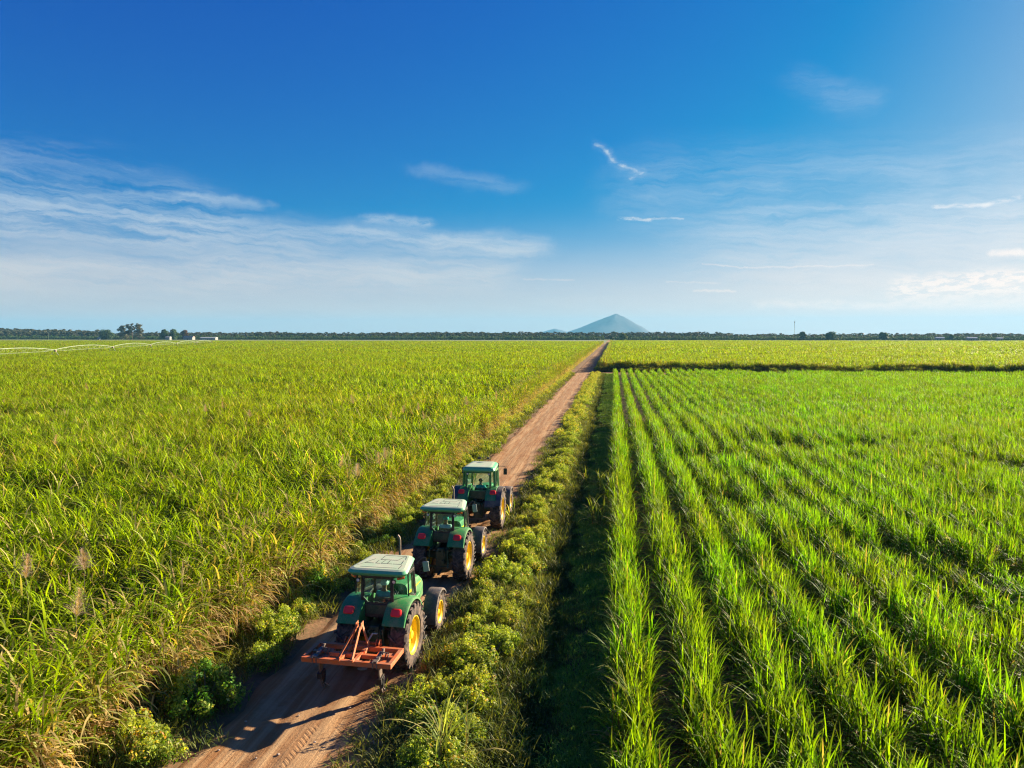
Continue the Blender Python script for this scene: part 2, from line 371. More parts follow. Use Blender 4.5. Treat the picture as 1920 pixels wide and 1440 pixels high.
M = dict(
    green=mat_paint('green_paint', (0.014, 0.20, 0.045), 0.50, 0.40, 0.05),
    dkgreen=mat_paint('dark_green_paint', (0.006, 0.055, 0.026), 0.5, 0.20),
    roof=mat_paint('sun_bleached_roof', (0.38, 0.50, 0.33), 0.55, 0.25, 0.0, fade=(0.50, 0.54, 0.40)),
    roofgreen=mat_paint('roof_rim_green', (0.10, 0.42, 0.20), 0.4, 0.15),
    yellow=mat_paint('yellow_paint', (0.82, 0.58, 0.012), 0.42, 0.20, 0.15),
    black=mat_paint('black_plastic', (0.012, 0.014, 0.015), 0.5, 0.18, 0.0),
    grey=mat_paint('grey_plastic', (0.045, 0.048, 0.055), 0.6, 0.45, 0.0),
    steel=mat_paint('worn_steel', (0.16, 0.13, 0.11), 0.5, 0.5, 0.0, metal=0.4),
    brightsteel=mat_paint('polished_steel', (0.50, 0.44, 0.40), 0.35, 0.3, 0.0, metal=0.7),
    orange=mat_paint('orange_paint', (0.62, 0.125, 0.022), 0.55, 0.42, 0.05, fade=(0.44, 0.13, 0.04)),
    red=mat_paint('red_lens', (0.90, 0.012, 0.012), 0.35, 0.08, 0.1),
    amber=mat_paint('amber_lens', (0.75, 0.12, 0.02), 0.25, 0.1, 0.4),
    lampglass=mat_paint('lamp_lens', (0.65, 0.68, 0.65), 0.2, 0.1, 0.4),
    rubber=mat_rubber(), glass=mat_glass(),
    seat=mat_paint('seat_cloth', (0.03, 0.03, 0.032), 0.8, 0.1, 0.0),
    skin=mat_simple('skin', (0.24, 0.12, 0.07), 0.55, 0.08, 20, b=0.02),
    hair=mat_simple('dark_hair', (0.012, 0.010, 0.009), 0.7, 0.2, 40),
    teal=mat_simple('teal_cloth', (0.03, 0.33, 0.30), 0.85, 0.15, 12),
    pale=mat_simple('pale_cloth', (0.50, 0.62, 0.56), 0.85, 0.12, 12),
    jeans=mat_simple('blue_cloth', (0.03, 0.05, 0.10), 0.85, 0.15, 12),
    mirror=mat_paint('mirror_back', (0.30, 0.36, 0.33), 0.3, 0.3, 0.1),
    white=mat_simple('white_wall', (0.27, 0.27, 0.25), 0.8, 0.08, 1), rooftile=mat_simple('brown_roof', (0.35, 0.27, 0.22), 0.8, 0.2, 1),
    tin=mat_simple('tin_roof', (0.62, 0.63, 0.60), 0.5, 0.1, 1), dark=mat_simple('dark_opening', (0.03, 0.03, 0.03), 0.8, 0.1, 1),
    galv=mat_simple('galvanised_steel', (0.28, 0.34, 0.22), 0.5, 0.1, 1), bark=mat_simple('bark', (0.17, 0.13, 0.10), 0.9, 0.3, 3),
    stone=mat_simple('pale_stone', (0.42, 0.34, 0.27), 0.9, 0.2, 9),
    cane=mat_leaf('cane_leaf_old', 0.48, 1.08, vary=0.32, gloss=0.08), canenew=mat_leaf('cane_leaf_young', 0.50, 1.0, vary=0.30, gloss=0.10),
    shrub=mat_leaf('shrub_leaf', 0.48, 1.5, vary=0.28), grass=mat_leaf('grass_blade', 0.42, 1.45, vary=0.3),
    tree=mat_leaf('tree_leaf', 0.22, 1.0, vary=0.2), plume=mat_leaf('feathery_plume', 0.45, 1.0, vary=0.1),
    ground=mat_ground(), road=mat_road(),
)

# ------------------------------------------------------------------ terrain
def vnoise(x, y, sc, seed=0):
    """cheap smooth value noise in numpy"""
    x = np.asarray(x, float) * sc + seed * 17.3; y = np.asarray(y, float) * sc + seed * 9.1
    xi, yi = np.floor(x), np.floor(y); fx, fy = x - xi, y - yi
    fx = fx * fx * (3 - 2 * fx); fy = fy * fy * (3 - 2 * fy)
    h = lambda a, b: np.modf(np.abs(np.sin(a * 127.1 + b * 311.7 + seed) * 43758.5453))[0]
    return (h(xi, yi) * (1 - fx) + h(xi + 1, yi) * fx) * (1 - fy) + (h(xi, yi + 1) * (1 - fx) + h(xi + 1, yi + 1) * fx) * fy
def sstep(a, b, x):
    t = np.clip((np.asarray(x, float) - a) / (b - a), 0, 1); return t * t * (3 - 2 * t)
def ground_h(X, Y):
    X = np.asarray(X, float); Y = np.asarray(Y, float)
    near = sstep(400, 200, np.abs(X)) * sstep(600, 300, Y)
    h = (vnoise(X, Y, 0.7, 1) - 0.5) * 0.10 * near + (vnoise(X, Y, 3.1, 2) - 0.5) * 0.05 * near
    wob = (vnoise(0 * X, Y, 0.22, 3) - 0.5) * 0.35
    d = np.abs(X + 1.95 - wob)
    cross = 1 - sstep(162, 166, Y) * (1 - sstep(173.5, 176, Y))
    fade = sstep(900, 850, Y) * cross
    h = h - 0.80 * (1 - sstep(0.10, 1.20, d)) * fade                       # the ditch
    h = h + 0.16 * np.exp(-((X + 3.6) / 0.6) ** 2) * fade                  # low verge bank beside the track
    h = h + 0.14 * np.exp(-((X + 10.0) / 0.8) ** 2) * sstep(900, 850, Y)
    road = 1 - sstep(1.9, 2.6, np.abs(X + 6.8) + (vnoise(X, Y, 0.9, 5) - 0.5) * 0.3)
    h = h * (1 - road) - 0.07 * road
    return h
def grid_mesh(name, xs, ys, zf, mat):
    X, Y = np.meshgrid(xs, ys); Z = zf(X, Y)
    co = np.stack([X, Y, Z], -1).reshape(-1, 3); nx, ny = len(xs), len(ys)
    i = np.arange(nx - 1)[None, :] + nx * np.arange(ny - 1)[:, None]
    q = np.stack([i, i + 1, i + 1 + nx, i + nx], -1).reshape(-1, 4)
    me = quad_mesh(name, co, q, [mat]); me.polygons.foreach_set('use_smooth', np.ones(len(q), bool))
    o = bpy.data.objects.new(name, me); COL.objects.link(o); return o
def quad_mesh(name, co, quads, mats, col=None, mi=None):
    me = bpy.data.meshes.new(name); n = len(quads)
    me.vertices.add(len(co)); me.vertices.foreach_set('co', np.asarray(co, np.float32).ravel())
    me.loops.add(4 * n); me.loops.foreach_set('vertex_index', np.asarray(quads, np.int32).ravel())
    me.polygons.add(n); me.polygons.foreach_set('loop_start', np.arange(0, 4 * n, 4, dtype=np.int32))
    try: me.polygons.foreach_set('loop_total', np.full(n, 4, np.int32))
    except Exception: pass
    for m in mats: me.materials.append(m)
    if mi is not None: me.polygons.foreach_set('material_index', np.asarray(mi, np.int32))
    if col is not None:
        a = me.color_attributes.new('col', 'FLOAT_COLOR', 'POINT')
        c4 = np.ones((len(co), 4), np.float32); c4[:, :3] = col; a.data.foreach_set('color', c4.ravel())
    me.update(calc_edges=True); return me

def geo_steps(a, step, far, grow=1.12):
    out = [a]
    while out[-1] < far: out.append(out[-1] + step); step *= grow
    return out
xs = list(np.arange(-13, 2.01, 0.16)); r_ = geo_steps(2.5, 0.6, 14500, 1.25); l_ = [-v for v in geo_steps(13.6, 0.6, 14500, 1.25)][::-1]
ys = [-14500, -3000, -400, -60, -10, 0] + list(np.arange(4, 60, 0.3)) + list(np.arange(60, 165, 1.0)) + geo_steps(166, 3, 14500, 1.22)
g = grid_mesh('ground', np.array(l_ + xs + r_), np.array(ys, float), ground_h, M['ground']); tag(g, kind='structure')
def road_h(X, Y):
    u = X + 6.8
    h = 0.03 - 0.02 * np.exp(-((u + 0.95) / 0.28) ** 2) - 0.02 * np.exp(-((u - 0.75) / 0.28) ** 2)
    h = h + (vnoise(X * 3, Y, 1.2, 8) - 0.5) * 0.03 + (vnoise(X, Y, 6.0, 9) - 0.5) * 0.012
    return h - 0.16 * sstep(1.75, 2.45, np.abs(u) + (vnoise(X, Y, 0.8, 6) - 0.5) * 0.5)
rd = grid_mesh('dirt_road', np.arange(-9.4, -4.2, 0.065), np.array(list(np.arange(4, 45, 0.12)) + list(np.arange(45, 174, 0.8)) + geo_steps(174.5, 2, 1200, 1.06)), road_h, M['road'])
tag(rd, kind='structure')
tr_ = grid_mesh('cross_track', np.array([-4.6, -4, -3, -2, 0, 3, 8, 20, 60, 160, 420]), np.arange(167.2, 173.0, 0.4),
                lambda X, Y: 0.035 + (vnoise(X, Y, 1.1, 4) - 0.5) * 0.04 + 0 * X, M['road']); tag(tr_, kind='structure')
def build_mountain(name, x0, xl, xr, ytop, D, seed, depth=1.0):
    """a real hill: radial cone with ridges, distance D"""
    cx = at_y(x0, D); H = HC + (628 - ytop) / 1333.0 * D * 1.0
    wl = abs(at_y(x0, D) - at_y(xl, D)); wr = abs(at_y(xr, D) - cx); nr, na = 60, 160; co = []; q = []
    for i in range(nr + 1):
        t = i / nr
        for k in range(na):
            a = 2 * math.pi * k / na; ca, sa = math.cos(a), math.sin(a)
            k_ = 0.5 + 0.5 * math.tanh(3 * ca); w = wl * (1 - k_) + wr * k_; pw = 1.12 * (1 - k_) + 0.88 * k_
            e = 1 + 0.05 * math.sin(3 * a + seed)
            t2 = math.sqrt(t * t + 0.00015) - 0.012 * (1 - t); prof = max(0.0, 1 - t2) ** pw + 0.035 * math.exp(-((t - 0.72) / 0.12) ** 2) * k_
            nz = ((float(vnoise(ca * t * 6 + 9, sa * t * 6 + 9, 0.8, seed)) - 0.5) * 0.10 + (float(vnoise(ca * t * 6 + 9, sa * t * 6 + 9, 3.1, seed)) - 0.5) * 0.018) * min(1, 5 * t) * (1 - t)
            co.append((cx + w * ca * t, D + w * depth * sa * t * e, H * (prof + nz) - 2))
    for i in range(nr):
        for k in range(na): q.append((i * na + k, i * na + (k + 1) % na, (i + 1) * na + (k + 1) % na, (i + 1) * na + k))
    me = quad_mesh(name, co, q, [mat_simple('wooded_slope', (0.065, 0.058, 0.075), 0.95, 0.10, 0.004, b=0)]); me.polygons.foreach_set('use_smooth', [True] * len(q))
    o = bpy.data.objects.new(name, me); COL.objects.link(o); tag(o, kind='structure'); return o
build_mountain('mountain', 1155, 1040, 1226, 588.5, 11000, 2)
build_mountain('hill', 1040, 985, 1085, 616, 12500, 5, 0.7)

# ------------------------------------------------------------------ leaf geometry (vectorised)
def ribbons(base, az, length, width, elev, droop, segs, col, tip=None, twist=None):
    """many arching blades at once. base (n,3); elev start angle; droop total bend (rad). -> co, quads, col"""
    n = len(az); base = np.asarray(base, float)
    t = np.linspace(0, 1, segs + 1)
    ang = elev[:, None] - droop[:, None] * (t[None, :] ** 1.4)                     # local elevation
    seg = length[:, None] / segs
    mid = (ang[:, 1:] + ang[:, :-1]) / 2
    hr = np.concatenate([np.zeros((n, 1)), np.cumsum(np.cos(mid) * seg, 1)], 1); hz = np.concatenate([np.zeros((n, 1)), np.cumsum(np.sin(mid) * seg, 1)], 1)
    dx, dy = np.cos(az)[:, None], np.sin(az)[:, None]
    P = np.stack([base[:, 0:1] + hr * dx, base[:, 1:2] + hr * dy, base[:, 2:3] + hz], -1)
    wprof = np.minimum(1, 0.45 + 2.2 * t) * (1 - t ** 2.2) + 0.03
    tw = (np.zeros(n) if twist is None else twist)[:, None] * (0.3 + t[None, :])
    side = np.stack([-dy * np.cos(tw) , dx * np.cos(tw), np.sin(tw)], -1)
    S = side * (width[:, None] * wprof[None, :] / 2)[..., None]
    co = np.stack([P - S, P + S], 2).reshape(-1, 3)
    b = (np.arange(n) * (segs + 1) * 2)[:, None] + (np.arange(segs) * 2)[None, :]
    q = np.stack([b, b + 1, b + 3, b + 2], -1).reshape(-1, 4)
    tipc = col if tip is None else tip
    C = col[:, None, :] * (1 - t[None, :, None] ** 2) + tipc[:, None, :] * t[None, :, None] ** 2
    C = np.repeat(C[:, :, None, :], 2, 2).reshape(-1, 3)
    return co, q, C
def stalks(base, top, rad, col, sides=3):
    n = len(base); k = np.arange(sides) * 2 * math.pi / sides
    off = np.stack([np.cos(k), np.sin(k), 0 * k], -1)
    co = np.stack([base[:, None, :] + off[None] * rad, top[:, None, :] + off[None] * rad * 0.8], 1).reshape(-1, 3)
    b = (np.arange(n) * 2 * sides)[:, None] + np.arange(sides)[None, :]; b2 = (np.arange(n) * 2 * sides)[:, None] + ((np.arange(sides) + 1) % sides)[None, :]
    q = np.stack([b, b2, b2 + sides, b + sides], -1).reshape(-1, 4)
    return co, q, np.repeat(col, 2 * sides, 0)
def merge(parts):
    co, q, c = [], [], []; o = 0
    for a, b, d in parts: co.append(a); q.append(b + o); c.append(d); o += len(a)
    return np.concatenate(co), np.concatenate(q), np.concatenate(c)
def U(lo, hi, n): return RNG.uniform(lo, hi, n)
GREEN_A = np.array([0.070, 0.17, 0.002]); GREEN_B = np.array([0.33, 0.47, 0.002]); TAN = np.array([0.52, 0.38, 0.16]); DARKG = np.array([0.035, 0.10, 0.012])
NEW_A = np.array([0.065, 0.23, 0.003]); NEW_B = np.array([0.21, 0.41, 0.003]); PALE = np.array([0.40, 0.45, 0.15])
def lerp(a, b, t): return a[None, :] * (1 - t[:, None]) + b[None, :] * t[:, None]

def cane_patch(name, pos, height, leaves, segs, width, L, elev, droop, ca, cb, dry=0.12, mat=None, hang=0.0, stalk=True, lean=0.12, lo=0.45):
    """a tile of cane plants: stalks at pos (n,2) with leaves up their top part"""
    n = len(pos); H = U(height[0], height[1], n)
    base = np.concatenate([pos, np.full((n, 1), -0.15)], 1)
    lx, ly = RNG.normal(0, lean, n), RNG.normal(0, lean, n)
    top = base + np.stack([lx, ly, H], -1)
    parts = []
    if stalk:
        parts.append(stalks(base, top, 0.016, lerp(np.array([0.10, 0.13, 0.03]), np.array([0.24, 0.19, 0.08]), U(0, 1, n))))
    k = leaves; N_ = n * k
    f = np.tile(np.linspace(0, 1, k), n) + U(-0.08, 0.08, N_); f = np.clip(f, 0, 1)
    bz = np.repeat(base, k, 0) * 1.0; tz = np.repeat(top, k, 0)
    h = lo + (1 - lo) * f
    B = bz * (1 - h[:, None]) + tz * h[:, None]
    az = U(0, 2 * math.pi, N_)
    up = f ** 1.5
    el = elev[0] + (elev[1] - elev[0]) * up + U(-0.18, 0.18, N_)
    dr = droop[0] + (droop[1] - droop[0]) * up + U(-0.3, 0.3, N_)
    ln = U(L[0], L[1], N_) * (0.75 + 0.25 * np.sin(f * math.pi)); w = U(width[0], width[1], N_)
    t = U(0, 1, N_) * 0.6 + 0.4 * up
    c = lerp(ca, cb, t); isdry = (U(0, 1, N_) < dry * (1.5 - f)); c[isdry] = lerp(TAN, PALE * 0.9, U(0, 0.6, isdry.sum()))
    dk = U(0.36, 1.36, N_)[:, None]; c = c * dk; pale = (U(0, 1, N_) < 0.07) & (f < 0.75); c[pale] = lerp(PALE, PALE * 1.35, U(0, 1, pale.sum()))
    tip = c * 0.8 + (TAN * 0.35)[None] * U(0, 1, N_)[:, None]
    parts.append(ribbons(B, az, ln, w, el, dr, segs, c, tip, U(-0.5, 0.5, N_)))
    if hang > 0:      # dead leaves hanging down the stalks
        m_ = int(n * hang); i = RNG.integers(0, n, m_); hh = U(0.12, 0.72, m_)
        B = base[i] * (1 - hh[:, None]) + top[i] * hh[:, None]
        cc = lerp(TAN * 0.9, np.array([0.40, 0.27, 0.12]), U(0, 1, m_)) * U(0.7, 1.2, m_)[:, None]
        parts.append(ribbons(B, U(0, 6.28, m_), U(0.5, 1.0, m_), U(width[0], width[1], m_) * 0.8, U(0.0, 0.9, m_), U(1.6, 2.6, m_), max(2, segs - 1), cc, None, U(-1, 1, m_)))
    co, q, c = merge(parts)
    me = quad_mesh(name, co, q, [mat], c); return me
def jpos(n, sx, sy): return np.stack([U(-sx / 2, sx / 2, n), U(-sy / 2, sy / 2, n)], -1)
def clumped(ncl, per, sx, sy, r):
    c = jpos(ncl, sx, sy); return (np.repeat(c, per, 0) + RNG.normal(0, r, (ncl * per, 2)))

def scatter(name, variants, pts, rot, scl, idx, parent=None):
    """points with instances of the variants (geometry nodes); idx picks the variant"""
    me = bpy.data.meshes.new(name); n = len(pts); me.vertices.add(n); me.vertices.foreach_set('co', np.asarray(pts, np.float32).ravel())
    a = me.attributes.new('rot', 'FLOAT_VECTOR', 'POINT'); a.data.foreach_set('vector', np.asarray(rot, np.float32).ravel())
    a = me.attributes.new('scl', 'FLOAT_VECTOR', 'POINT'); a.data.foreach_set('vector', np.asarray(scl, np.float32).ravel())
    a = me.attributes.new('idx', 'INT', 'POINT'); a.data.foreach_set('value', np.asarray(idx, np.int32))
    for v in variants:
        if v.materials and v.materials[0].name not in [m.name for m in me.materials]: me.materials.append(v.materials[0])
    o = bpy.data.objects.new(name, me); COL.objects.link(o)
    t = bpy.data.node_groups.new(name + '_scatter', 'GeometryNodeTree')
    t.interface.new_socket('Geometry', in_out='INPUT', socket_type='NodeSocketGeometry'); t.interface.new_socket('Geometry', in_out='OUTPUT', socket_type='NodeSocketGeometry')
    gi = t.nodes.new('NodeGroupInput'); go = t.nodes.new('NodeGroupOutput'); jn = t.nodes.new('GeometryNodeJoinGeometry')
    def named(nm, ty):
        x = t.nodes.new('GeometryNodeInputNamedAttribute'); x.data_type = ty; x.inputs[0].default_value = nm
        return [s for s in x.outputs if s.enabled and s.name == 'Attribute'][0]
    ar, asc, ai = named('rot', 'FLOAT_VECTOR'), named('scl', 'FLOAT_VECTOR'), named('idx', 'INT')
    for k, v in enumerate(variants):
        src = bpy.data.objects.new(name + '_plant', v)
        oi = t.nodes.new('GeometryNodeObjectInfo'); oi.inputs[0].default_value = src
        ip = t.nodes.new('GeometryNodeInstanceOnPoints'); cm = t.nodes.new('FunctionNodeCompare'); cm.data_type = 'INT'; cm.operation = 'EQUAL'
        ins = [s for s in cm.inputs if s.enabled]
        t.links.new(ai, ins[0]); ins[1].default_value = k
        t.links.new(gi.outputs[0], ip.inputs['Points']); t.links.new(cm.outputs[0], ip.inputs['Selection']); t.links.new(oi.outputs['Geometry'], ip.inputs['Instance'])
        t.links.new(ar, ip.inputs['Rotation']); t.links.new(asc, ip.inputs['Scale']); t.links.new(ip.outputs[0], jn.inputs[0])
    t.links.new(jn.outputs[0], go.inputs[0])
    md = o.modifiers.new('scatter', 'NODES'); md.node_group = t
    return o
def in_view(P, margin_deg=7.0, side=6.0):
    """keeps what this camera or one a step beside it could see"""
    a = np.degrees(np.arctan2(P[:, 0], P[:, 1] + side)) ; return (a > -44 - margin_deg) & (a < 28 + margin_deg) & (P[:, 1] > 4)
def lattice(x0, x1, y0, y1, s, j=0.35):
    X, Y = np.meshgrid(np.arange(x0 + s / 2, x1, s), np.arange(y0 + s / 2, y1, s)); P = np.stack([X.ravel(), Y.ravel()], -1)
    P = P + U(-j, j, P.shape) * s; return P[in_view(P)]

# ---- the tall field left of the track
EDGE_L = -11.45
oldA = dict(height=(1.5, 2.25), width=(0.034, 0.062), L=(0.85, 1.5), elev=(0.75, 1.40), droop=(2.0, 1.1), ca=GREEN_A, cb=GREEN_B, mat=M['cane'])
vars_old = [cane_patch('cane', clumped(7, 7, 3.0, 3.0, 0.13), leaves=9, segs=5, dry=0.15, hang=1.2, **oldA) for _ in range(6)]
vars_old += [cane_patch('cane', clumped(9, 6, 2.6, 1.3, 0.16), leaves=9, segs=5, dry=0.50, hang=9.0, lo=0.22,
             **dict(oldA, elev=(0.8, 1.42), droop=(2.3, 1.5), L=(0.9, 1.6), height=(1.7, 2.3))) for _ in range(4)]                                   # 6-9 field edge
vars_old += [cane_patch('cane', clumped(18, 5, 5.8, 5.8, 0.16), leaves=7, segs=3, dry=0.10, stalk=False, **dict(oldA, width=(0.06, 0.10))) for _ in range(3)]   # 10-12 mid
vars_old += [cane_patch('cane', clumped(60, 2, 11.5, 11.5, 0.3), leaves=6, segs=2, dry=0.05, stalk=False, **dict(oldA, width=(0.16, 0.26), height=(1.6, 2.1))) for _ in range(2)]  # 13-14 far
def field(name, x0, x1, y0, y1, near_v, edge_v, mid_v, far_v, variants, zh=(0.82, 1.18), dn=75, dm=260, seed=1, edge=None, gap=0.0):
    P, I = [], []
    A = lattice(x0, x1, y0, min(y1, dn), 1.9); P.append(A); I.append(RNG.choice(near_v, len(A)))
    if y1 > dn: A = lattice(x0, x1, max(dn, y0), min(y1, dm), 4.2); A[:, 0] = np.clip(A[:, 0], x0 + 2.4, x1 - 2.4); P.append(A); I.append(RNG.choice(mid_v, len(A)))
    if y1 > dm: A = lattice(x0, x1, max(dm, y0), y1, 9.0); A[:, 0] = np.clip(A[:, 0], x0 + 5.4, x1 - 5.4); P.append(A); I.append(RNG.choice(far_v, len(A)))
    if edge:
        for (ex0, ex1, ey0, ey1, s, rot90) in edge:
            if rot90: A = np.stack([np.full(int((ey1 - ey0) / s), (ex0 + ex1) / 2), np.arange(ey0, ey1, s)[:int((ey1 - ey0) / s)]], -1)
            else: A = np.stack([np.arange(ex0, ex1, s), U(ey0, ey1, len(np.arange(ex0, ex1, s)))], -1)
            A = A + U(-0.25, 0.25, A.shape); A = A[in_view(A)]; P.append(A); I.append(-RNG.choice(edge_v, len(A)) - (100 if rot90 else 0))
    P = np.concatenate(P); I = np.concatenate(I)
    if gap > 0:
        keep = ~((vnoise(P[:, 0], P[:, 1], 0.20, seed + 30) < gap) & (I >= 0) & (P[:, 1] < dn)); P, I = P[keep], I[keep]
    n = len(P); rz = U(0, 2 * math.pi, n)
    e90 = I <= -100; e0 = (I < 0) & ~e90
    rz[e90] = math.pi / 2 + math.pi * RNG.integers(0, 2, e90.sum()) + U(-0.15, 0.15, e90.sum()); rz[e0] = math.pi * RNG.integers(0, 2, e0.sum()) + U(-0.15, 0.15, e0.sum())
    I = np.where(e90, -(I + 100), np.abs(I))
    big = vnoise(P[:, 0], P[:, 1], 0.05, seed); m_ = vnoise(P[:, 0], P[:, 1], 0.28, seed + 1)
    z = zh[0] + (zh[1] - zh[0]) * np.clip(0.5 * big + 0.5 * m_ + U(-0.2, 0.2, n), 0, 1); s = U(0.9, 1.12, n); z[e0] *= np.clip((P[e0, 1] - 171.5) / 6.0, 0.25, 1.0) * U(0.75, 1.1, e0.sum())
    return scatter(name, variants, np.concatenate([P, np.full((n, 1), 0.0)], 1), np.stack([U(-0.04, 0.04, n), U(-0.04, 0.04, n), rz], -1), np.stack([s, s, z], -1), I)
f1 = field('sugarcane_field', -1000, EDGE_L - 1.0, 3, 780, list(range(6)), list(range(6, 10)), [10, 11, 12], [13, 14], vars_old, seed=1, gap=0.19,
           edge=[(EDGE_L - 0.1, EDGE_L - 0.1, 5, 780, 1.25, True), (EDGE_L - 0.7, EDGE_L - 0.7, 5, 160, 1.6, True)])
tag(f1, 'dense tall sugar cane field left of the dirt road, dry leaves along its edge', 'sugar cane', kind='stuff')
f2 = field('sugarcane_field', -1.6, 620, 177, 885, [6, 7, 8, 9], [6, 7, 8, 9], [10, 11, 12], [13, 14], vars_old, seed=4, dn=0,
           zh=(0.75, 1.3), edge=[(-2, 140, 172.8, 177.4, 0.7, False), (-2, 140, 177.0, 178.0, 1.6, False), (-2.2, -2.2, 177, 885, 2.0, True)])
tag(f2, 'far yellow-green cane field beyond the cross track on the right', 'sugar cane', kind='stuff')

# ---- the younger field in rows right of the ditch
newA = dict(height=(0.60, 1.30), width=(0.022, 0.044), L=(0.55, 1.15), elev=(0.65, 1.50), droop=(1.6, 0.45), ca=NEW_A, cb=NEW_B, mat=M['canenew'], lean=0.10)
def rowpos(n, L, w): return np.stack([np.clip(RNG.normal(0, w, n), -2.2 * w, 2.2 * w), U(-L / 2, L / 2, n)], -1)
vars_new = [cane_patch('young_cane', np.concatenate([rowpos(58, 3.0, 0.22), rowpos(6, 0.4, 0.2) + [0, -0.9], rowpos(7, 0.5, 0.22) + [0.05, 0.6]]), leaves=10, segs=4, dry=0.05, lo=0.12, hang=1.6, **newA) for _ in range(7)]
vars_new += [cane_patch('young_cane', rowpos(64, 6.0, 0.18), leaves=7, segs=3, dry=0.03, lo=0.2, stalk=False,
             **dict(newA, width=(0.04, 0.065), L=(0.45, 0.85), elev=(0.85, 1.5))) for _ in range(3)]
ROW0, ROWS = 0.55, 1.60
P, I = [], []
for r in range(0, 62):
    x = ROW0 + r * ROWS; ysr = np.arange(5, 70, 2.3) + U(-0.3, 0.3, 1); P.append(np.stack([np.full(len(ysr), x), ysr], -1)); I.append(RNG.integers(0, 7, len(ysr)))
for r in range(0, 90):
    x = ROW0 + r * ROWS; ysr = np.arange(71.5, 165, 5.2) + U(-1.5, 1.5, 1); P.append(np.stack([np.full(len(ysr), x), ysr], -1)); I.append(RNG.integers(7, 10, len(ysr)))
P = np.concatenate(P); I = np.concatenate(I); k = in_view(P); P, I = P[k], I[k]; n = len(P)
rowi = np.round((P[:, 0] - ROW0) / ROWS)
P[:, 0] += U(-0.05, 0.05, n) + (vnoise(rowi * 7.7, P[:, 1], 0.12, 3) - 0.5) * np.clip(rowi - 1, 0, 4) * 0.09
m_ = vnoise(P[:, 0], P[:, 1], 0.11, 12); m2 = vnoise(P[:, 0], P[:, 1], 0.45, 13)
z = 0.86 + 0.36 * np.clip(0.45 * m_ + 0.55 * m2 + U(-0.2, 0.2, n), 0, 1)
weak = (vnoise(P[:, 0], P[:, 1], 0.16, 14) < 0.26) & (rowi > 2); z[weak] *= np.where(P[weak, 1] < 60, U(0.55, 0.9, weak.sum()), U(0.75, 0.95, weak.sum()))
z[rowi <= 1] = np.maximum(z[rowi <= 1], 1.02)
f3 = scatter('young_sugarcane', vars_new, np.concatenate([P, np.zeros((n, 1))], 1), np.stack([U(-0.03, 0.03, n), U(-0.03, 0.03, n), math.pi * RNG.integers(0, 2, n) + U(-0.04, 0.04, n)], -1),
             np.stack([U(0.9, 1.2, n), np.full(n, 1.0), z], -1), I)
tag(f3, 'bright green young sugar cane planted in straight rows right of the ditch', 'sugar cane', kind='stuff')
#@@PART2
# ------------------------------------------------------------------ leafy verge plants
def leaf_cloud(n, centres, radii, size, ca, cb, cflower=None, pf=0.0, shell=0.55, bottom=0.05):
    """n small rhombic leaves through lumpy clumps"""
    k = RNG.integers(0, len(centres), n); d = RNG.normal(0, 1, (n, 3)); d /= np.linalg.norm(d, axis=1)[:, None]
    rr = U(shell, 1, n) ** 0.6; P = centres[k] + d * (radii[k] * rr[:, None]); ok = P[:, 2] > bottom; P, d = P[ok], d[ok]; n = len(P)
    nrm = d + RNG.normal(0, 0.55, (n, 3)) + [0, 0, 0.35]; nrm /= np.linalg.norm(nrm, axis=1)[:, None]
    a = np.cross(nrm, RNG.normal(0, 1, (n, 3))); a /= np.linalg.norm(a, axis=1)[:, None]; b = np.cross(nrm, a)
    s = U(size[0], size[1], n)[:, None]
    co = np.stack([P - a * s, P - b * s * 0.5, P + a * s, P + b * s * 0.5], 1).reshape(-1, 3)
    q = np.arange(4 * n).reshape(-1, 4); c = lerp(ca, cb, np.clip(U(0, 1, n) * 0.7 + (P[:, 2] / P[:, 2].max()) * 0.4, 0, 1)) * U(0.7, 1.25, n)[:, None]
    if cflower is not None:
        patch = vnoise(P[:, 0] * 3 + 5, P[:, 1] * 3 + P[:, 2] * 2, 1.0, int(RNG.integers(0, 99))); f = (U(0, 1, n) < pf * 2.2 * sstep(0.35, 0.75, patch)) & (P[:, 2] > 0.25 * P[:, 2].max())
        c[f] = cflower[RNG.integers(0, len(cflower), f.sum())] * U(0.8, 1.2, f.sum())[:, None]
    return co, q, np.repeat(c, 4, 0)
FLOW = np.array([[0.62, 0.46, 0.04], [0.46, 0.24, 0.08], [0.46, 0.42, 0.06], [0.42, 0.30, 0.14], [0.38, 0.40, 0.18]])
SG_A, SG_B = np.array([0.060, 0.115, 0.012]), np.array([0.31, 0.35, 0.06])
def shrub_mesh(seed, w=0.62, h=0.72, n=2600, flow=0.15):
    m_ = 24; a = U(0, 6.28, m_); r = np.sqrt(U(0, 1, m_)) * w * U(0.8, 1.25, m_)
    cz = h * (0.75 - 0.45 * (r / w) ** 2) * U(0.35, 1.30, m_); C = np.stack([r * np.cos(a), r * np.sin(a), cz], -1); rad = np.stack([U(0.10, 0.20, m_)] * 2 + [U(0.12, 0.26, m_)], -1)
    co, q, c = leaf_cloud(n, C, rad, (0.022, 0.046), SG_A, SG_B, FLOW, flow)
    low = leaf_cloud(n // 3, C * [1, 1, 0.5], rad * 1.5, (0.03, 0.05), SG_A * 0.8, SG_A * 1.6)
    return quad_mesh('foliage', *[x for x in merge([(co, q, c), low])[:2]], [M['shrub']], merge([(co, q, c), low])[2]), C
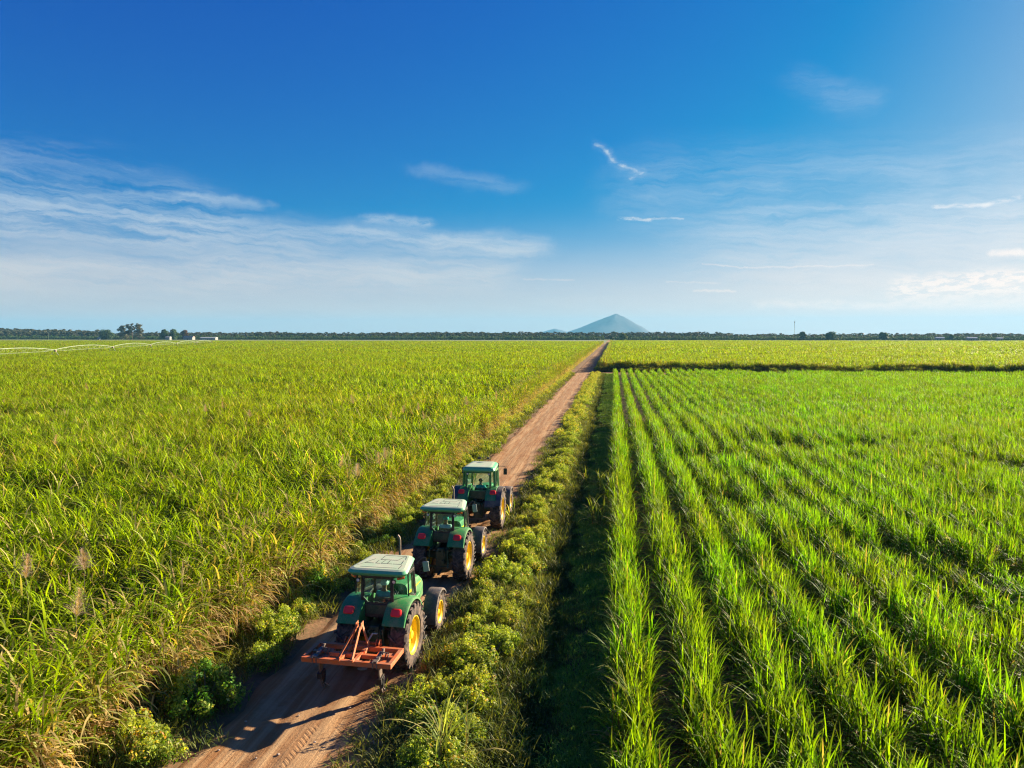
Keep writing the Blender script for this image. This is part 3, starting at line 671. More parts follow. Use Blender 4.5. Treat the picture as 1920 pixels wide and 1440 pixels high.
def shrub_proto(seed, **k):
    root = empty('flowering_shrub', (0, 0, -100)); me, C = shrub_mesh(seed, **k)
    fo = bpy.data.objects.new('foliage', me); COL.objects.link(fo); fo.parent = root
    mb = MB()
    for c in C[::2]: mb.tube([(c[0] * 0.15, c[1] * 0.15, -0.05), (c[0] * 0.6, c[1] * 0.6, c[2] * 0.5), tuple(c)], [0.012, 0.009, 0.004], 5)
    mb.build('stem', M['bark'], root); return root
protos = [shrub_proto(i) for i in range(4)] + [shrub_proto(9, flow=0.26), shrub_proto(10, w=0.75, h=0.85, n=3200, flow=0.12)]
used_proto = set()
def put_shrub(x, y, s, k, label, group, zs=1.0):
    p = protos[k]
    o = copy_tree(p) if k in used_proto else p; used_proto.add(k)
    o.location = (x, y, float(ground_h(x, y)) - 0.02); o.rotation_euler = (0, 0, random.uniform(0, 6.28)); o.scale = (s, s, s * zs)
    tag(o, label, 'shrub', group); return o
special = [  # photo pixel of the base, size, label
    (385, 1322, 1.25, 5, 'rounded bright yellow-green shrub standing alone left of the implement shadow'),
    (238, 1425, 1.20, 4, 'yellow-flecked shrub at the bottom edge where the road begins, left side'),
    (300, 1440, 0.95, 4, 'low shrub touching the left road edge in the bottom corner'),
    (165, 1440, 0.90, 0, 'small shrub under the bent cane leaves at the bottom left'),
    (600, 1112, 1.20, 4, 'sunlit yellow-green shrub on left verge level with hindmost tractor cab'),
    (540, 1130, 1.15, 2, 'shrub against the cane on left verge beside the hindmost tractor'),
    (500, 1215, 0.95, 1, 'dark shaded shrub on left verge opposite the orange implement'),
    (735, 1010, 1.05, 0, 'shrub on left verge beside the exhaust of the hindmost tractor'),
    (800, 1350, 1.10, 5, 'large leafy shrub right of the orange implement, nearest the wheel ruts'),
]
for (x, y, s, k, lb) in special:
    X, Y = px(x, min(y, 1438)); X = min(X, -9.5) if x < 780 else -4.0
    put_shrub(X, Y, s, k, lb, 'leafy shrubs along the track')
spX = [px(x, y) for (x, y, *_) in special]
def near_special(x, y): return any((x - a) ** 2 + (y - b) ** 2 < 0.5 for a, b in spX)
RL, LL = 'leafy shrub with yellow flecks in the strip between the road and the ditch', 'leafy shrub with yellow flecks in the strip between the road and the tall cane'
y = 11.5
while y < 62:
    for x0 in (-3.92, -3.2):
        x = x0 + random.uniform(-0.25, 0.25); yy = y + random.uniform(-0.3, 0.3)
        if not near_special(x, yy) and random.random() < (0.95 if x0 < -4 else 0.72):
            put_shrub(x, yy, random.uniform(0.5, 1.1), random.choice([0, 1, 2, 3, 0, 1, 2, 3, 4, 5]), RL, 'leafy shrubs between road and ditch', random.uniform(0.7, 1.15))
    y += 0.80
y = 15.5
while y < 62:
    for x0 in (-9.6, -10.6):
        x = x0 + random.uniform(-0.3, 0.3); yy = y + random.uniform(-0.3, 0.3)
        if not near_special(x, yy) and random.random() < 0.72 * (0.55 if yy < 19 else 1):
            put_shrub(x, yy, random.uniform(0.55, 1.0), random.choice([0, 1, 2, 3, 5, 4]), LL, 'leafy shrubs between road and tall cane', random.uniform(0.6, 1.1))
    y += 1.0
# beyond those, and the weeds between them, nobody could count the plants
sh_v = [shrub_mesh(20 + i, n=1100)[0] for i in range(3)]
def weeds(n, r, h, ca, cb, sz):
    p = np.concatenate([jpos(n, 2 * r, 2 * r), np.zeros((n, 1))], 1); t = U(0, 1, n)
    return ribbons(p, U(0, 6.28, n), U(h * 0.6, h, n), U(*sz, n), U(0.7, 1.5, n), U(0.3, 1.6, n), 3, lerp(ca, cb, t), None, U(-0.5, 0.5, n))
gr_v = []
for (ca, cb, h) in ((np.array([0.03, 0.06, 0.012]), np.array([0.13, 0.14, 0.035]), 0.30), (np.array([0.05, 0.09, 0.015]), np.array([0.20, 0.19, 0.05]), 0.42), (np.array([0.04, 0.075, 0.015]), np.array([0.11, 0.12, 0.03]), 0.22), (np.array([0.06, 0.15, 0.02]), np.array([0.16, 0.24, 0.04]), 0.26)):
    co, q, c = weeds(460, 0.75, h, ca, cb, (0.014, 0.030)); gr_v.append(quad_mesh('grass', co, q, [M['grass']], c))
P = []; I = []
for (x0, x1, y0, y1, s, prob, vv) in ((-4.45, -2.6, 9, 62, 0.7, 0.9, (0, 1)), (-3.2, -2.2, 9, 166, 0.6, 0.85, (0, 1, 2)), (-2.3, 0.3, 9, 166, 0.42, 0.95, (3, 3, 2)), (-11.4, -9.2, 9, 166, 0.85, 0.9, (0, 1)), (-12.2, -10.8, 9, 60, 0.9, 0.8, (0, 0, 2)), (0.2, 60, 5, 70, 2.6, 0.5, (0, 2))):
    X, Y = np.meshgrid(np.arange(x0, x1, s), np.arange(y0, y1, s)); A = np.stack([X.ravel(), Y.ravel()], -1); A = A + U(-0.3, 0.3, A.shape)
    A = A[(U(0, 1, len(A)) < prob) & in_view(A)]; P.append(A); I.append(RNG.choice(vv, len(A)))
P = np.concatenate(P); I = np.concatenate(I); n = len(P); s = U(0.7, 1.25, n) * np.where(P[:, 0] > -2.3, 0.8, 1.1)
wd = scatter('grass', gr_v, np.stack([P[:, 0], P[:, 1], ground_h(P[:, 0], P[:, 1]) - 0.02], -1), np.stack([0 * s, 0 * s, U(0, 6.28, n)], -1), np.stack([s, s, s], -1), I)
tag(wd, 'short weedy grass on the verges and ditch banks', 'grass', kind='stuff')
P = []
for (x0, x1, y0, y1, s) in ((-4.5, -2.9, 62.5, 166, 0.95), (-11.2, -9.3, 62.5, 166, 1.1), (-11.2, -9.6, 166, 500, 2.0), (-4.0, -2.4, 176, 420, 2.0)):
    X, Y = np.meshgrid(np.arange(x0, x1, s), np.arange(y0, y1, s)); A = np.stack([X.ravel(), Y.ravel()], -1); A = A + U(-0.35, 0.35, A.shape); P.append(A[U(0, 1, len(A)) < 0.85])
P = np.concatenate(P); n = len(P); s = U(0.7, 1.1, n) * np.where(P[:, 1] > 166, 1.15, 1)
sb = scatter('shrubbery', sh_v, np.stack([P[:, 0], P[:, 1], ground_h(P[:, 0], P[:, 1])], -1), np.stack([0 * s, 0 * s, U(0, 6.28, n)], -1), np.stack([s, s, s], -1), RNG.integers(0, 3, n))
tag(sb, 'leafy verge growth running on along the distant road', 'shrubbery', kind='stuff')

# single cane clumps standing out on the verge and in the ditch
def cane_clump(name_y, n, **k):
    pos = RNG.normal(0, 0.16, (n, 2)); d = dict(height=(0.5, 1.0), width=(0.022, 0.042), L=(0.8, 1.4), elev=(0.7, 1.45), droop=(2.0, 0.9), ca=np.array([0.10, 0.19, 0.03]), cb=np.array([0.22, 0.31, 0.05]), mat=M['cane'], dry=0.2, lean=0.1, lo=0.1); d.update(k)
    me = cane_patch('cane_clump', pos, leaves=8, segs=6, **d); return me
for (x, y, n, kw, lb) in (
    (838, 1440, 9, dict(L=(1.0, 1.7), cb=np.array([0.36, 0.40, 0.16])), 'arching cane clump growing out of the shrubs at the bottom of the right verge'),
    (955, 975, 5, dict(L=(0.7, 1.1)), 'small cane clump on the right verge beside the foremost tractor'),
    (1098, 905, 12, dict(height=(0.9, 1.5)), 'upright cane clump on the field bank beyond the ditch, farthest of the three'),
    (1130, 930, 10, dict(height=(0.7, 1.2)), 'cane clump leaning over the ditch edge beside the first row'),
    (1118, 985, 9, dict(height=(0.5, 0.9)), 'low cane clump beside the ditch, nearest of the three'),
    (205, 1360, 3, dict(L=(0.7, 1.1), height=(0.4, 0.7), cb=np.array([0.20, 0.30, 0.12])), 'lone young cane plant in the shade at the foot of the tall cane')):
    X, Y = px(x, y); o = bpy.data.objects.new('cane_clump', cane_clump('', n, **kw)); COL.objects.link(o); o.location = (X, Y, float(ground_h(X, Y)) + 0.05); tag(o, lb, 'cane plant', 'cane clumps standing apart')

# feathery flower plumes above the tall cane
def plume_mesh():
    n = 300; t = U(0, 1, n); p = np.stack([0 * t, 0 * t, 0.62 * t], -1)
    co, q, c = ribbons(p, U(0, 6.28, n), U(0.16, 0.34, n) * (1.1 - 0.8 * t), U(0.006, 0.012, n), U(0.5, 1.2, n), U(0.3, 1.4, n), 3, lerp(np.array([0.40, 0.30, 0.24]), np.array([0.62, 0.50, 0.42]), U(0, 1, n)))
    return quad_mesh('plume', co, q, [M['plume']], c)
pm = [plume_mesh() for _ in range(3)]
plumes = [(48, 1055), (158, 1040), (140, 1125), (103, 815), (164, 715), (386, 755), (419, 748), (468, 765), (638, 855), (712, 850), (724, 840), (663, 740), (733, 768), (756, 757), (785, 752), (795, 768), (838, 775), (862, 775), (876, 743), (932, 733), (828, 876), (910, 780)]
first = None
for i, (x, y) in enumerate(plumes):
    X, Y = px(x, y + 12, 2.85); X = min(X, -11.4)
    root = empty('cane_flower', (X, Y, 0), random.uniform(0, 6)); mb = MB(); mb.tube([(0, 0, 0), (0.03, 0, 1.5), (0, 0.02, 2.95)], [0.014, 0.010, 0.005], 5)
    st = mb.build('stalk', M['bark'], root); pl = bpy.data.objects.new('plume', pm[i % 3]); COL.objects.link(pl); pl.parent = root; pl.location = (0, 0.02, 2.6); pl.rotation_euler = (random.uniform(-0.25, 0.25), random.uniform(-0.25, 0.25), 0)
    sc = 1.0 if Y < 60 else 1.35; pl.scale = (sc * 1.35, sc * 1.35, sc)
    nm = ['tallest feathery grey plume above the cane at the left edge', 'brownish feathery plume right of the tallest one near the left edge', 'lower feathery plume below the other two at the left edge']
    lb = nm[i] if i < 3 else 'small feathery plume rising above the tall cane in the middle distance'
    if (x, y) == (828, 876): lb = 'pale feathery plume at the cane edge beside the foremost tractor'
    tag(root, lb, 'cane flower', 'feathery plumes above the tall cane')

# ------------------------------------------------------------------ tractors
def build_wheel(name, parent, x, y, r, w, rimr, side, lugs, worn=0.04):
    wh = empty(name, (x, y, r), 0, parent); mb = MB(); h = w / 2; ro = r - worn
    mb.lathe_x([(-h * 0.80, rimr), (-h * 0.98, rimr + 0.05), (-h, (rimr + ro) / 2), (-h * 0.94, ro - 0.05), (-h * 0.80, ro - 0.012), (0, ro), (h * 0.80, ro - 0.012), (h * 0.94, ro - 0.05), (h, (rimr + ro) / 2), (h * 0.98, rimr + 0.05), (h * 0.80, rimr)], n=48)
    for s in (-1, 1):                                   # chevron lugs, shoulder to centre
        for k in range(lugs):
            a0 = 2 * math.pi * (k + (0.5 if s > 0 else 0)) / lugs; K = 4; vs = []
            for j in range(K + 1):
                u = j / K; xx = s * h * (1.0 * (1 - u) + 0.02 * u); aa = a0 - 0.20 * u ** 0.9 * (0.9 / r)
                top = r - 0.035 * (1 - u) ** 4; bot = ro - 0.05 - 0.05 * (1 - u)
                hw = 0.023 + 0.012 * (1 - u)
                for rr, dw in ((bot, 1.3), (top, 0.85)):
                    for sg in (-1, 1):
                        a = aa + sg * hw * dw / r; vs.append((xx, -rr * math.cos(a), rr * math.sin(a)))
            fs = []
            for j in range(K):
                b = 4 * j; c = b + 4; fs += [(b + 2, b + 3, c + 3, c + 2), (b, b + 2, c + 2, c), (b + 3, b + 1, c + 1, c + 3)]
            fs += [(0, 1, 3, 2), (4 * K, 4 * K + 2, 4 * K + 3, 4 * K + 1)]
            mb.add(vs, fs)
            # shoulder block on the sidewall
            mb.box((s * (h - 0.005), -(ro - 0.03) * math.cos(a0), (ro - 0.03) * math.sin(a0)), (0.035, 0.06, 0.11), (math.pi / 2 - a0, 0, 0))
    mb.build('tyre', M['rubber'], wh, smooth=35)
    mr = MB(); s = side
    mr.lathe_x([(-s * h * 0.8, rimr + 0.012), (s * h * 0.86, rimr + 0.012), (s * h * 0.88, rimr - 0.012), (s * h * 0.72, rimr - 0.03), (s * h * 0.60, rimr - 0.07), (s * h * 0.10, rimr - 0.10), (s * h * 0.02, rimr * 0.62), (s * h * 0.16, rimr * 0.55), (s * h * 0.22, rimr * 0.34), (s * h * 0.30, rimr * 0.30), (s * h * 0.32, 0.0)], n=40)
    mr.lathe_x([(-s * h * 0.8, rimr + 0.012), (-s * h * 0.5, rimr - 0.06), (-s * h * 0.1, rimr - 0.10)], n=40)
    for k in range(8):
        a = k * math.pi / 4; mr.lathe_x([(s * h * 0.20, 0.0001), (s * h * 0.20, 0.018), (s * h * 0.36, 0.018), (s * h * 0.36, 0.0001)], (0, rimr * 0.45 * math.cos(a), rimr * 0.45 * math.sin(a)), 6)
    rim = mr.build('rim', M['yellow'], wh, smooth=30)
    mh = MB(); mh.lathe_x([(s * h * 0.25, 0.0001), (s * h * 0.25, rimr * 0.22), (s * h * 0.62, rimr * 0.20), (s * h * 0.66, rimr * 0.16), (s * h * 0.66, 0.0001)], n=20)
    mh.build('hub', M['yellow'], wh, smooth=30)
    return wh

def rounded_outline(w_r, w_f, y0, y1, rad, n=6):
    """plan outline, half-width w_r at the rear and w_f at the front, rounded corners"""
    cs = [(w_r - rad, y0 + rad, -90), (w_f - rad, y1 - rad, 0), (-w_f + rad, y1 - rad, 90), (-w_r + rad, y0 + rad, 180)]; out = []
    for cx, cy, a0 in cs:
        for k in range(n + 1): a = R(a0 + 90 * k / n); out.append((cx + rad * math.cos(a), cy + rad * math.sin(a)))
    return out
def loft(mb, rings, mis=None, cap_top=True, cap_bot=True, top_mi=0):
    n = len(rings[0]); vs = [p for r in rings for p in r]
    for i in range(len(rings) - 1):
        mb.add(rings[i] + rings[i + 1], [(k, (k + 1) % n, n + (k + 1) % n, n + k) for k in range(n)], (mis[i] if mis else 0))
    if cap_top: mb.add(rings[-1], [tuple(range(n))], top_mi)
    if cap_bot: mb.add(rings[0], [tuple(range(n))[::-1]], 0)
def quad_pane(mb, pts, th=0.006):
    a, b, c = (Vector(p) for p in pts[:3]); nn = (b - a).cross(c - a).normalized(); mb.plate(pts, th, nn)

def driver(parent_loc, rz, shirt, hat, label):
    root = empty('person', parent_loc, rz)
    bm = bmesh.new(); L = bm.verts.layers.skin.verify()
    def V(p, r, rt=False):
        v = bm.verts.new(p); v[L].radius = (r, r); v[L].use_root = rt; return v
    def chain(v, pts):
        for p, r in pts: w = V(p, r); bm.edges.new((v, w)); v = w
        return v
    pel = V((0, 0, 0.10), 0.135, True); ch = chain(pel, [((0, 0.01, 0.27), 0.125), ((0, 0.02, 0.45), 0.14)]); nk = chain(ch, [((0, 0.03, 0.575), 0.055), ((0, 0.055, 0.66), 0.07), ((0, 0.06, 0.73), 0.088), ((0, 0.055, 0.80), 0.065)])
    for s in (-1, 1):
        el = chain(ch, [((s * 0.17, 0.02, 0.50), 0.058), ((s * 0.24, 0.10, 0.30), 0.042), ((s * 0.20, 0.33, 0.30), 0.032), ((s * 0.17, 0.39, 0.33), 0.026), ((s * 0.16, 0.43, 0.35), 0.03)])
        for k, (dx, ln) in enumerate(((-0.026, 0.055), (-0.009, 0.062), (0.009, 0.058), (0.026, 0.045))):
            chain(el, [((s * 0.16 + dx, 0.455, 0.362), 0.009), ((s * 0.16 + dx, 0.455 + ln * 0.5, 0.372), 0.008), ((s * 0.16 + dx, 0.455 + ln * 0.6, 0.345), 0.007)])
        chain(el, [((s * 0.13, 0.43, 0.36), 0.010), ((s * 0.115, 0.45, 0.352), 0.009)])
        chain(pel, [((s * 0.10, 0.05, 0.08), 0.095), ((s * 0.15, 0.42, 0.12), 0.07), ((s * 0.15, 0.50, -0.22), 0.048), ((s * 0.15, 0.50, -0.34), 0.038), ((s * 0.16, 0.62, -0.37), 0.036)])
    me = bpy.data.meshes.new('person'); bm.to_mesh(me); bm.free(); me.materials.append(M['skin'])
    ob = bpy.data.objects.new('body', me); COL.objects.link(ob); ob.parent = root
    ob.modifiers.new('skin', 'SKIN').use_smooth_shade = True; ss = ob.modifiers.new('sub', 'SUBSURF'); ss.levels = 1; ss.render_levels = 1
    def cloth(name, seq, mat, arms):
        bm = bmesh.new(); L = bm.verts.layers.skin.verify(); vs = []
        for (a, p, r) in seq:
            v = bm.verts.new(p); v[L].radius = (r, r); v[L].use_root = (a is None); vs.append(v)
            if a is not None: bm.edges.new((vs[a], v))
        me = bpy.data.meshes.new(name); bm.to_mesh(me); bm.free(); me.materials.append(mat)
        o = bpy.data.objects.new(name, me); COL.objects.link(o); o.parent = root
        o.modifiers.new('skin', 'SKIN').use_smooth_shade = True; q = o.modifiers.new('sub', 'SUBSURF'); q.levels = 1; q.render_levels = 1
    cloth('shirt', [(None, (0, 0, 0.12), 0.155), (0, (0, 0.01, 0.28), 0.15), (1, (0, 0.02, 0.46), 0.165), (2, (0, 0.03, 0.55), 0.07), (2, (-0.18, 0.02, 0.50), 0.075), (4, (-0.245, 0.10, 0.31), 0.06), (5, (-0.225, 0.22, 0.30), 0.052), (2, (0.18, 0.02, 0.50), 0.075), (7, (0.245, 0.10, 0.31), 0.06), (8, (0.225, 0.22, 0.30), 0.052)], shirt, True)
    cloth('trousers', [(None, (0, 0, 0.08), 0.15), (0, (-0.10, 0.05, 0.08), 0.11), (1, (-0.15, 0.42, 0.12), 0.085), (2, (-0.15, 0.50, -0.28), 0.062), (0, (0.10, 0.05, 0.08), 0.11), (4, (0.15, 0.42, 0.12), 0.085), (5, (0.15, 0.50, -0.28), 0.062)], M['jeans'], False)
    mb = MB(); c = (0, 0.057, 0.755)
    for (r0, z0, r1, z1) in ((0.108, -0.02, 0.112, 0.03), (0.112, 0.03, 0.085, 0.085), (0.085, 0.085, 0.02, 0.108)):
        ring = lambda r, z: [(c[0] + r * math.cos(k * math.pi / 8), c[1] + r * math.sin(k * math.pi / 8), c[2] + z) for k in range(16)]
        mb.add(ring(r0, z0) + ring(r1, z1), [(k, (k + 1) % 16, 16 + (k + 1) % 16, 16 + k) for k in range(16)])
    if hat: mb.plate([(-0.09, 0.14, 0.76), (0.09, 0.14, 0.76), (0.07, 0.24, 0.75), (-0.07, 0.24, 0.75)], 0.008, (0, 0, 1))
    mb.build('cap' if hat else 'hair', hat or M['hair'], root, smooth=60)
    tag(root, label, 'person', 'drivers in the tractor cabs'); return root

def tractor(X, Y, rz, kind, label, far=False):
    A = kind == 'A'
    root = empty('tractor', (X, Y, 0), R(rz)); tag(root, label, 'tractor', 'green tractors driving in a column')
    tx, rr, rw = (0.74, 0.90, 0.47) if A else (0.87, 0.93, 0.50)
    for s in (-1, 1): build_wheel('rear_wheel', root, s * tx, 0, rr, rw, 0.50, s, 19)
    fx, fr, fw, fy = (0.86, 0.62, 0.36, 2.38) if A else (0.93, 0.66, 0.38, 2.65)
    for s in (-1, 1): build_wheel('front_wheel', root, s * fx, fy, fr, fw, 0.33, s, 17, 0.03)
    # front mudguards, grey
    for s in (-1, 1):
        mb = MB(); h = fw / 2 + 0.03; ro = fr + 0.085
        mb.lathe_x([(-h, ro - 0.05), (-h * 0.96, ro - 0.012), (-h * 0.8, ro), (h * 0.8, ro), (h * 0.96, ro - 0.012), (h, ro - 0.06), (h - 0.012, ro - 0.06), (h * 0.9, ro - 0.03), (-h * 0.9, ro - 0.03), (-h + 0.012, ro - 0.05), (-h, ro - 0.05)], (s * fx, fy, fr), 28, a0=R(38), a1=R(192))
        mb.bar((s * 0.35, fy, 0.75), (s * (fx - h), fy, fr + 0.45), 0.05, 0.03); mb.bar((s * (fx - h + 0.01), fy, 0.95), (s * (fx - h + 0.01), fy, ro + fr - 0.02), 0.05, 0.03)
        mb.build('front_fender', M['grey'], root, smooth=40)
    # chassis, axles and gearbox
    mb = MB()
    mb.box((0, 0.35, 0.86), (0.44, 1.5, 0.62)).box((0, 1.6, 0.80), (0.36, 1.6, 0.42)); mb.lathe_x([(-tx + 0.1, 0.11), (-0.25, 0.17), (0.25, 0.17), (tx - 0.1, 0.11)], (0, 0, rr), 16)
    mb.lathe_x([(-fx + 0.1, 0.07), (-0.2, 0.10), (0.2, 0.10), (fx - 0.1, 0.07)], (0, fy, fr), 12); mb.box((0, fy, 0.72), (0.30, 0.5, 0.30))
    mb.box((0, -0.42, 0.95), (0.36, 0.10, 0.50)).box((0, -0.45, 1.20), (0.26, 0.18, 0.18)).box((0.1, -0.50, 0.78), (0.12, 0.10, 0.14))
    mb.build('chassis', M['dkgreen'], root, bevel=0.02)
    mb = MB()
    for s in (-1, 1):
        mb.bar((s * 0.24, -0.35, 0.55), (s * 0.40, -1.02, 0.80), 0.05, 0.09); mb.bar((s * 0.26, -0.40, 1.32), (s * 0.33, -0.78, 1.28), 0.05, 0.08); mb.tube([(s * 0.33, -0.78, 1.28), (s * 0.36, -0.78, 0.70)], 0.022, 8)
        mb.tube([(s * 0.36, -0.80, 0.95), (s * 0.36, -0.80, 0.78)], 0.035, 8)
    mb.tube([(0, -0.48, 1.15), (0, -0.75, 1.02) if not A else (0, -0.95, 1.32)], 0.025, 8); mb.bar((0, -0.3, 0.42), (0, -0.85, 0.42), 0.09, 0.04); mb.tube([(0.12, -0.52, 1.15), (0.14, -0.58, 1.02), (0.16, -0.52, 0.88)], 0.012, 6)
    mb.tube([(0.18, -0.50, 1.25), (0.22, -0.62, 1.10), (0.24, -0.55, 0.95)], 0.010, 6)
    mb.build('linkage', M['dkgreen' if A else 'black'], root)
    # rear mudguards with lamps
    fi, fo, R0 = (0.33, 0.93, rr + 0.12) if A else (0.40, 0.90, rr + 0.12)
    for s in (-1, 1):
        mb = MB(); cx = s * (fi + fo) / 2; h = (fo - fi) / 2; a1 = R(147)
        mb.lathe_x([(-h, R0 - 0.03), (-h, R0), (h * 0.80, R0), (h * 0.97, R0 - 0.03), (h, R0 - 0.08), (h - 0.02, R0 - 0.08), (h * 0.9, R0 - 0.04), (-h, R0 - 0.03)] if s > 0 else [(h, R0 - 0.03), (h, R0), (-h * 0.80, R0), (-h * 0.97, R0 - 0.03), (-h, R0 - 0.08), (-h + 0.02, R0 - 0.08), (-h * 0.9, R0 - 0.04), (h, R0 - 0.03)], (cx, 0, rr), 30, a0=R(22), a1=a1)
        x0 = s * (fi + 0.004); ring = [(x0, (R0 - 0.002) * math.cos(a), rr + (R0 - 0.002) * math.sin(a)) for a in np.linspace(R(22), a1, 18)]
        mb.plate(ring + [(x0, -0.30, 1.15), (x0, 0.45, 1.05)], 0.012, (s, 0, 0))
        fd = mb.build('rear_fender', M['green'], root, smooth=35)
        if not A:
            mb = MB(); e = (fo + 1.14) / 2; hh = (1.14 - fo) / 2 - 0.003
            mb.lathe_x([(-hh, R0 - 0.06), (-hh, R0 - 0.01), (hh, R0 - 0.03), (hh, R0 - 0.09), (hh - 0.01, R0 - 0.09), (hh - 0.02, R0 - 0.05), (-hh, R0 - 0.06)], (s * e, 0, rr), 26, a0=R(40), a1=R(160))
            mb.lathe_x([(-h, R0 - 0.04), (-h, R0 - 0.015), (h, R0 - 0.015), (h, R0 - 0.04), (-h, R0 - 0.04)], (cx, 0, rr), 8, a0=a1 + 0.005, a1=R(164)); mb.build('mudflap', M['grey'], root, smooth=35)
        a = R(127 if A else 125); lx = s * (0.655 if A else 0.735); p = Vector((lx, (R0 + 0.02) * math.cos(a), rr + (R0 + 0.02) * math.sin(a)))
        mb = MB(); rg = [(x, y) for x, y in rounded_outline(0.145, 0.135, -0.105, 0.105, 0.06, 4)]; Mx = Matrix.Translation(p) @ Matrix.Rotation(R(62), 4, 'X')
        r1 = [tuple(Mx @ Vector((x, y, -0.03))) for x, y in rg]; r2 = [tuple(Mx @ Vector((x, y, 0.03))) for x, y in rg]; r3 = [tuple(Mx @ Vector((x * 0.8, y * 0.78, 0.055))) for x, y in rg]
        loft(mb, [r1, r2, r3]); mb.build('tail_light', M['red'], root, smooth=50)
    # cab
    zt = 2.56 if A else 2.72; zw = 1.80; cr = (0.43, -0.26) if A else (0.58, -0.30); qp = (0.76, 0.12) if A else (0.74, -0.10); bp = (0.78, 0.62) if A else (0.80, 0.65); fp = (0.58, 1.12) if A else (0.62, 1.30)
    post = MB(); P_ = lambda p, z, ins: (p[0] * (1 - ins), p[1] + (0.04 if p[1] < 0.3 else -0.06) * (z > 2.2), z)
    for s in (-1, 1):
        for (p, zb, w) in ((cr, 1.55, 0.07), (qp, zw, 0.035 if A else 0.09), (bp, zw, 0.06), (fp, 1.30, 0.07)):
            a = (s * p[0], p[1], zb); b = (s * p[0] * 0.95, p[1] + (0.05 if p[1] < 0.3 else -0.05), zt); post.bar(a, b, w, w)
    cab_m = M['black'] if A else M['green']
    S = lambda p, s, z: (s * p[0] * (0.95 if z > 2.2 else 1), p[1] + ((0.05 if p[1] < 0.3 else -0.05) if z > 2.2 else 0), z)
    chain_ = [(-1, cr), (-1, qp), (-1, bp), (-1, fp), (1, fp), (1, bp), (1, qp), (1, cr)]
    for (s0, p0), (s1, p1) in zip(chain_, chain_[1:] + chain_[:1]):
        post.bar(S(p0, s0, zt - 0.02), S(p1, s1, zt - 0.02), 0.07, 0.09); zl = 1.30 if p0 == fp and p1 == fp else (zw if A else zw - 0.02); post.bar(S(p0, s0, zl), S(p1, s1, zl), 0.05, 0.08)
    post.build('cab_frame', cab_m, root, bevel=0.008)
    # lower body of the cab
    mb = MB(); mb.box((0, cr[1] - 0.01, 1.62), (cr[0] * 2 - 0.02, 0.06, 0.36)).box((0, 0.40, 1.14), (0.95, 1.35, 0.10))
    for s in (-1, 1): mb.plate([(s * (fi - 0.01), cr[1] + 0.03, 1.2), (s * (fi - 0.01), cr[1] + 0.03, 1.75), (s * 0.55, 0.6, 1.75), (s * 0.60, 1.12, 1.75), (s * 0.60, 1.12, 1.05), (s * 0.45, 0.5, 1.05)], 0.02, (s, 0, 0))
    mb.box((0, 1.14, 1.30), (1.1, 0.05, 0.36)); mb.build('cab_body', M['black'] if A else M['dkgreen'], root, bevel=0.01)
    if A:
        mb = MB(); mb.box((0, cr[1] - 0.045, 1.66), (0.62, 0.012, 0.24)); mb.build('rear_panel', M['dkgreen'], root)
    # panes
    gl = MB(); y0 = cr[1] + 0.0; k = cr[0] - 0.045
    gl.plate([(-k + 0.13, y0 - 0.01, zw + 0.03), (k - 0.13, y0 - 0.01, zw + 0.03), (k, y0, zw + 0.17), (k * 0.96, y0 + 0.045, zt - 0.07), (-k * 0.96, y0 + 0.045, zt - 0.07), (-k, y0, zw + 0.17)] if A else
             [(-k + 0.30, y0 - 0.01, zw - 0.08), (k - 0.30, y0 - 0.01, zw - 0.08), (k, y0, zw + 0.16), (k * 0.96, y0 + 0.045, zt - 0.09), (-k * 0.96, y0 + 0.045, zt - 0.09), (-k, y0, zw + 0.16)], 0.006, (0, 1, 0))
    gl.build('rear_window', M['glass'], root)
    mb = MB(); fr_ = [(-k + 0.13, zw + 0.03), (k - 0.13, zw + 0.03), (k, zw + 0.17), (k * 0.96, zt - 0.07), (-k * 0.96, zt - 0.07), (-k, zw + 0.17)] if A else [(-k + 0.30, zw - 0.08), (k - 0.30, zw - 0.08), (k, zw + 0.16), (k * 0.96, zt - 0.09), (-k * 0.96, zt - 0.09), (-k, zw + 0.16)]
    for (a, b) in zip(fr_, fr_[1:] + fr_[:1]): mb.bar((a[0], y0 + (0.045 if a[1] > 2.2 else -0.012), a[1]), (b[0], y0 + (0.045 if b[1] > 2.2 else -0.012), b[1]), 0.03, 0.035)
    mb.box((0, y0 - 0.02, zw + (0.06 if A else -0.05)), (0.10, 0.03, 0.025)); 
    if A:      # corner gussets below the cut-off window corners
        for s in (-1, 1): mb.plate([(s * (k + 0.02), y0 - 0.005, zw - 0.03), (s * (k + 0.02), y0 - 0.005, zw + 0.17), (s * (k - 0.14), y0 - 0.005, zw + 0.02), (s * (k - 0.14), y0 - 0.005, zw - 0.03)], 0.012, (0, 1, 0))
    else:
        for s in (-1, 1): mb.plate([(s * (k + 0.02), y0 - 0.005, zw - 0.06), (s * (k + 0.02), y0 - 0.005, zw + 0.15), (s * (k - 0.30), y0 - 0.005, zw - 0.09), (s * (k - 0.30), y0 - 0.005, zw - 0.10)], 0.012, (0, 1, 0))
    mb.build('window_frame', M['black'] if A else M['green'], root)
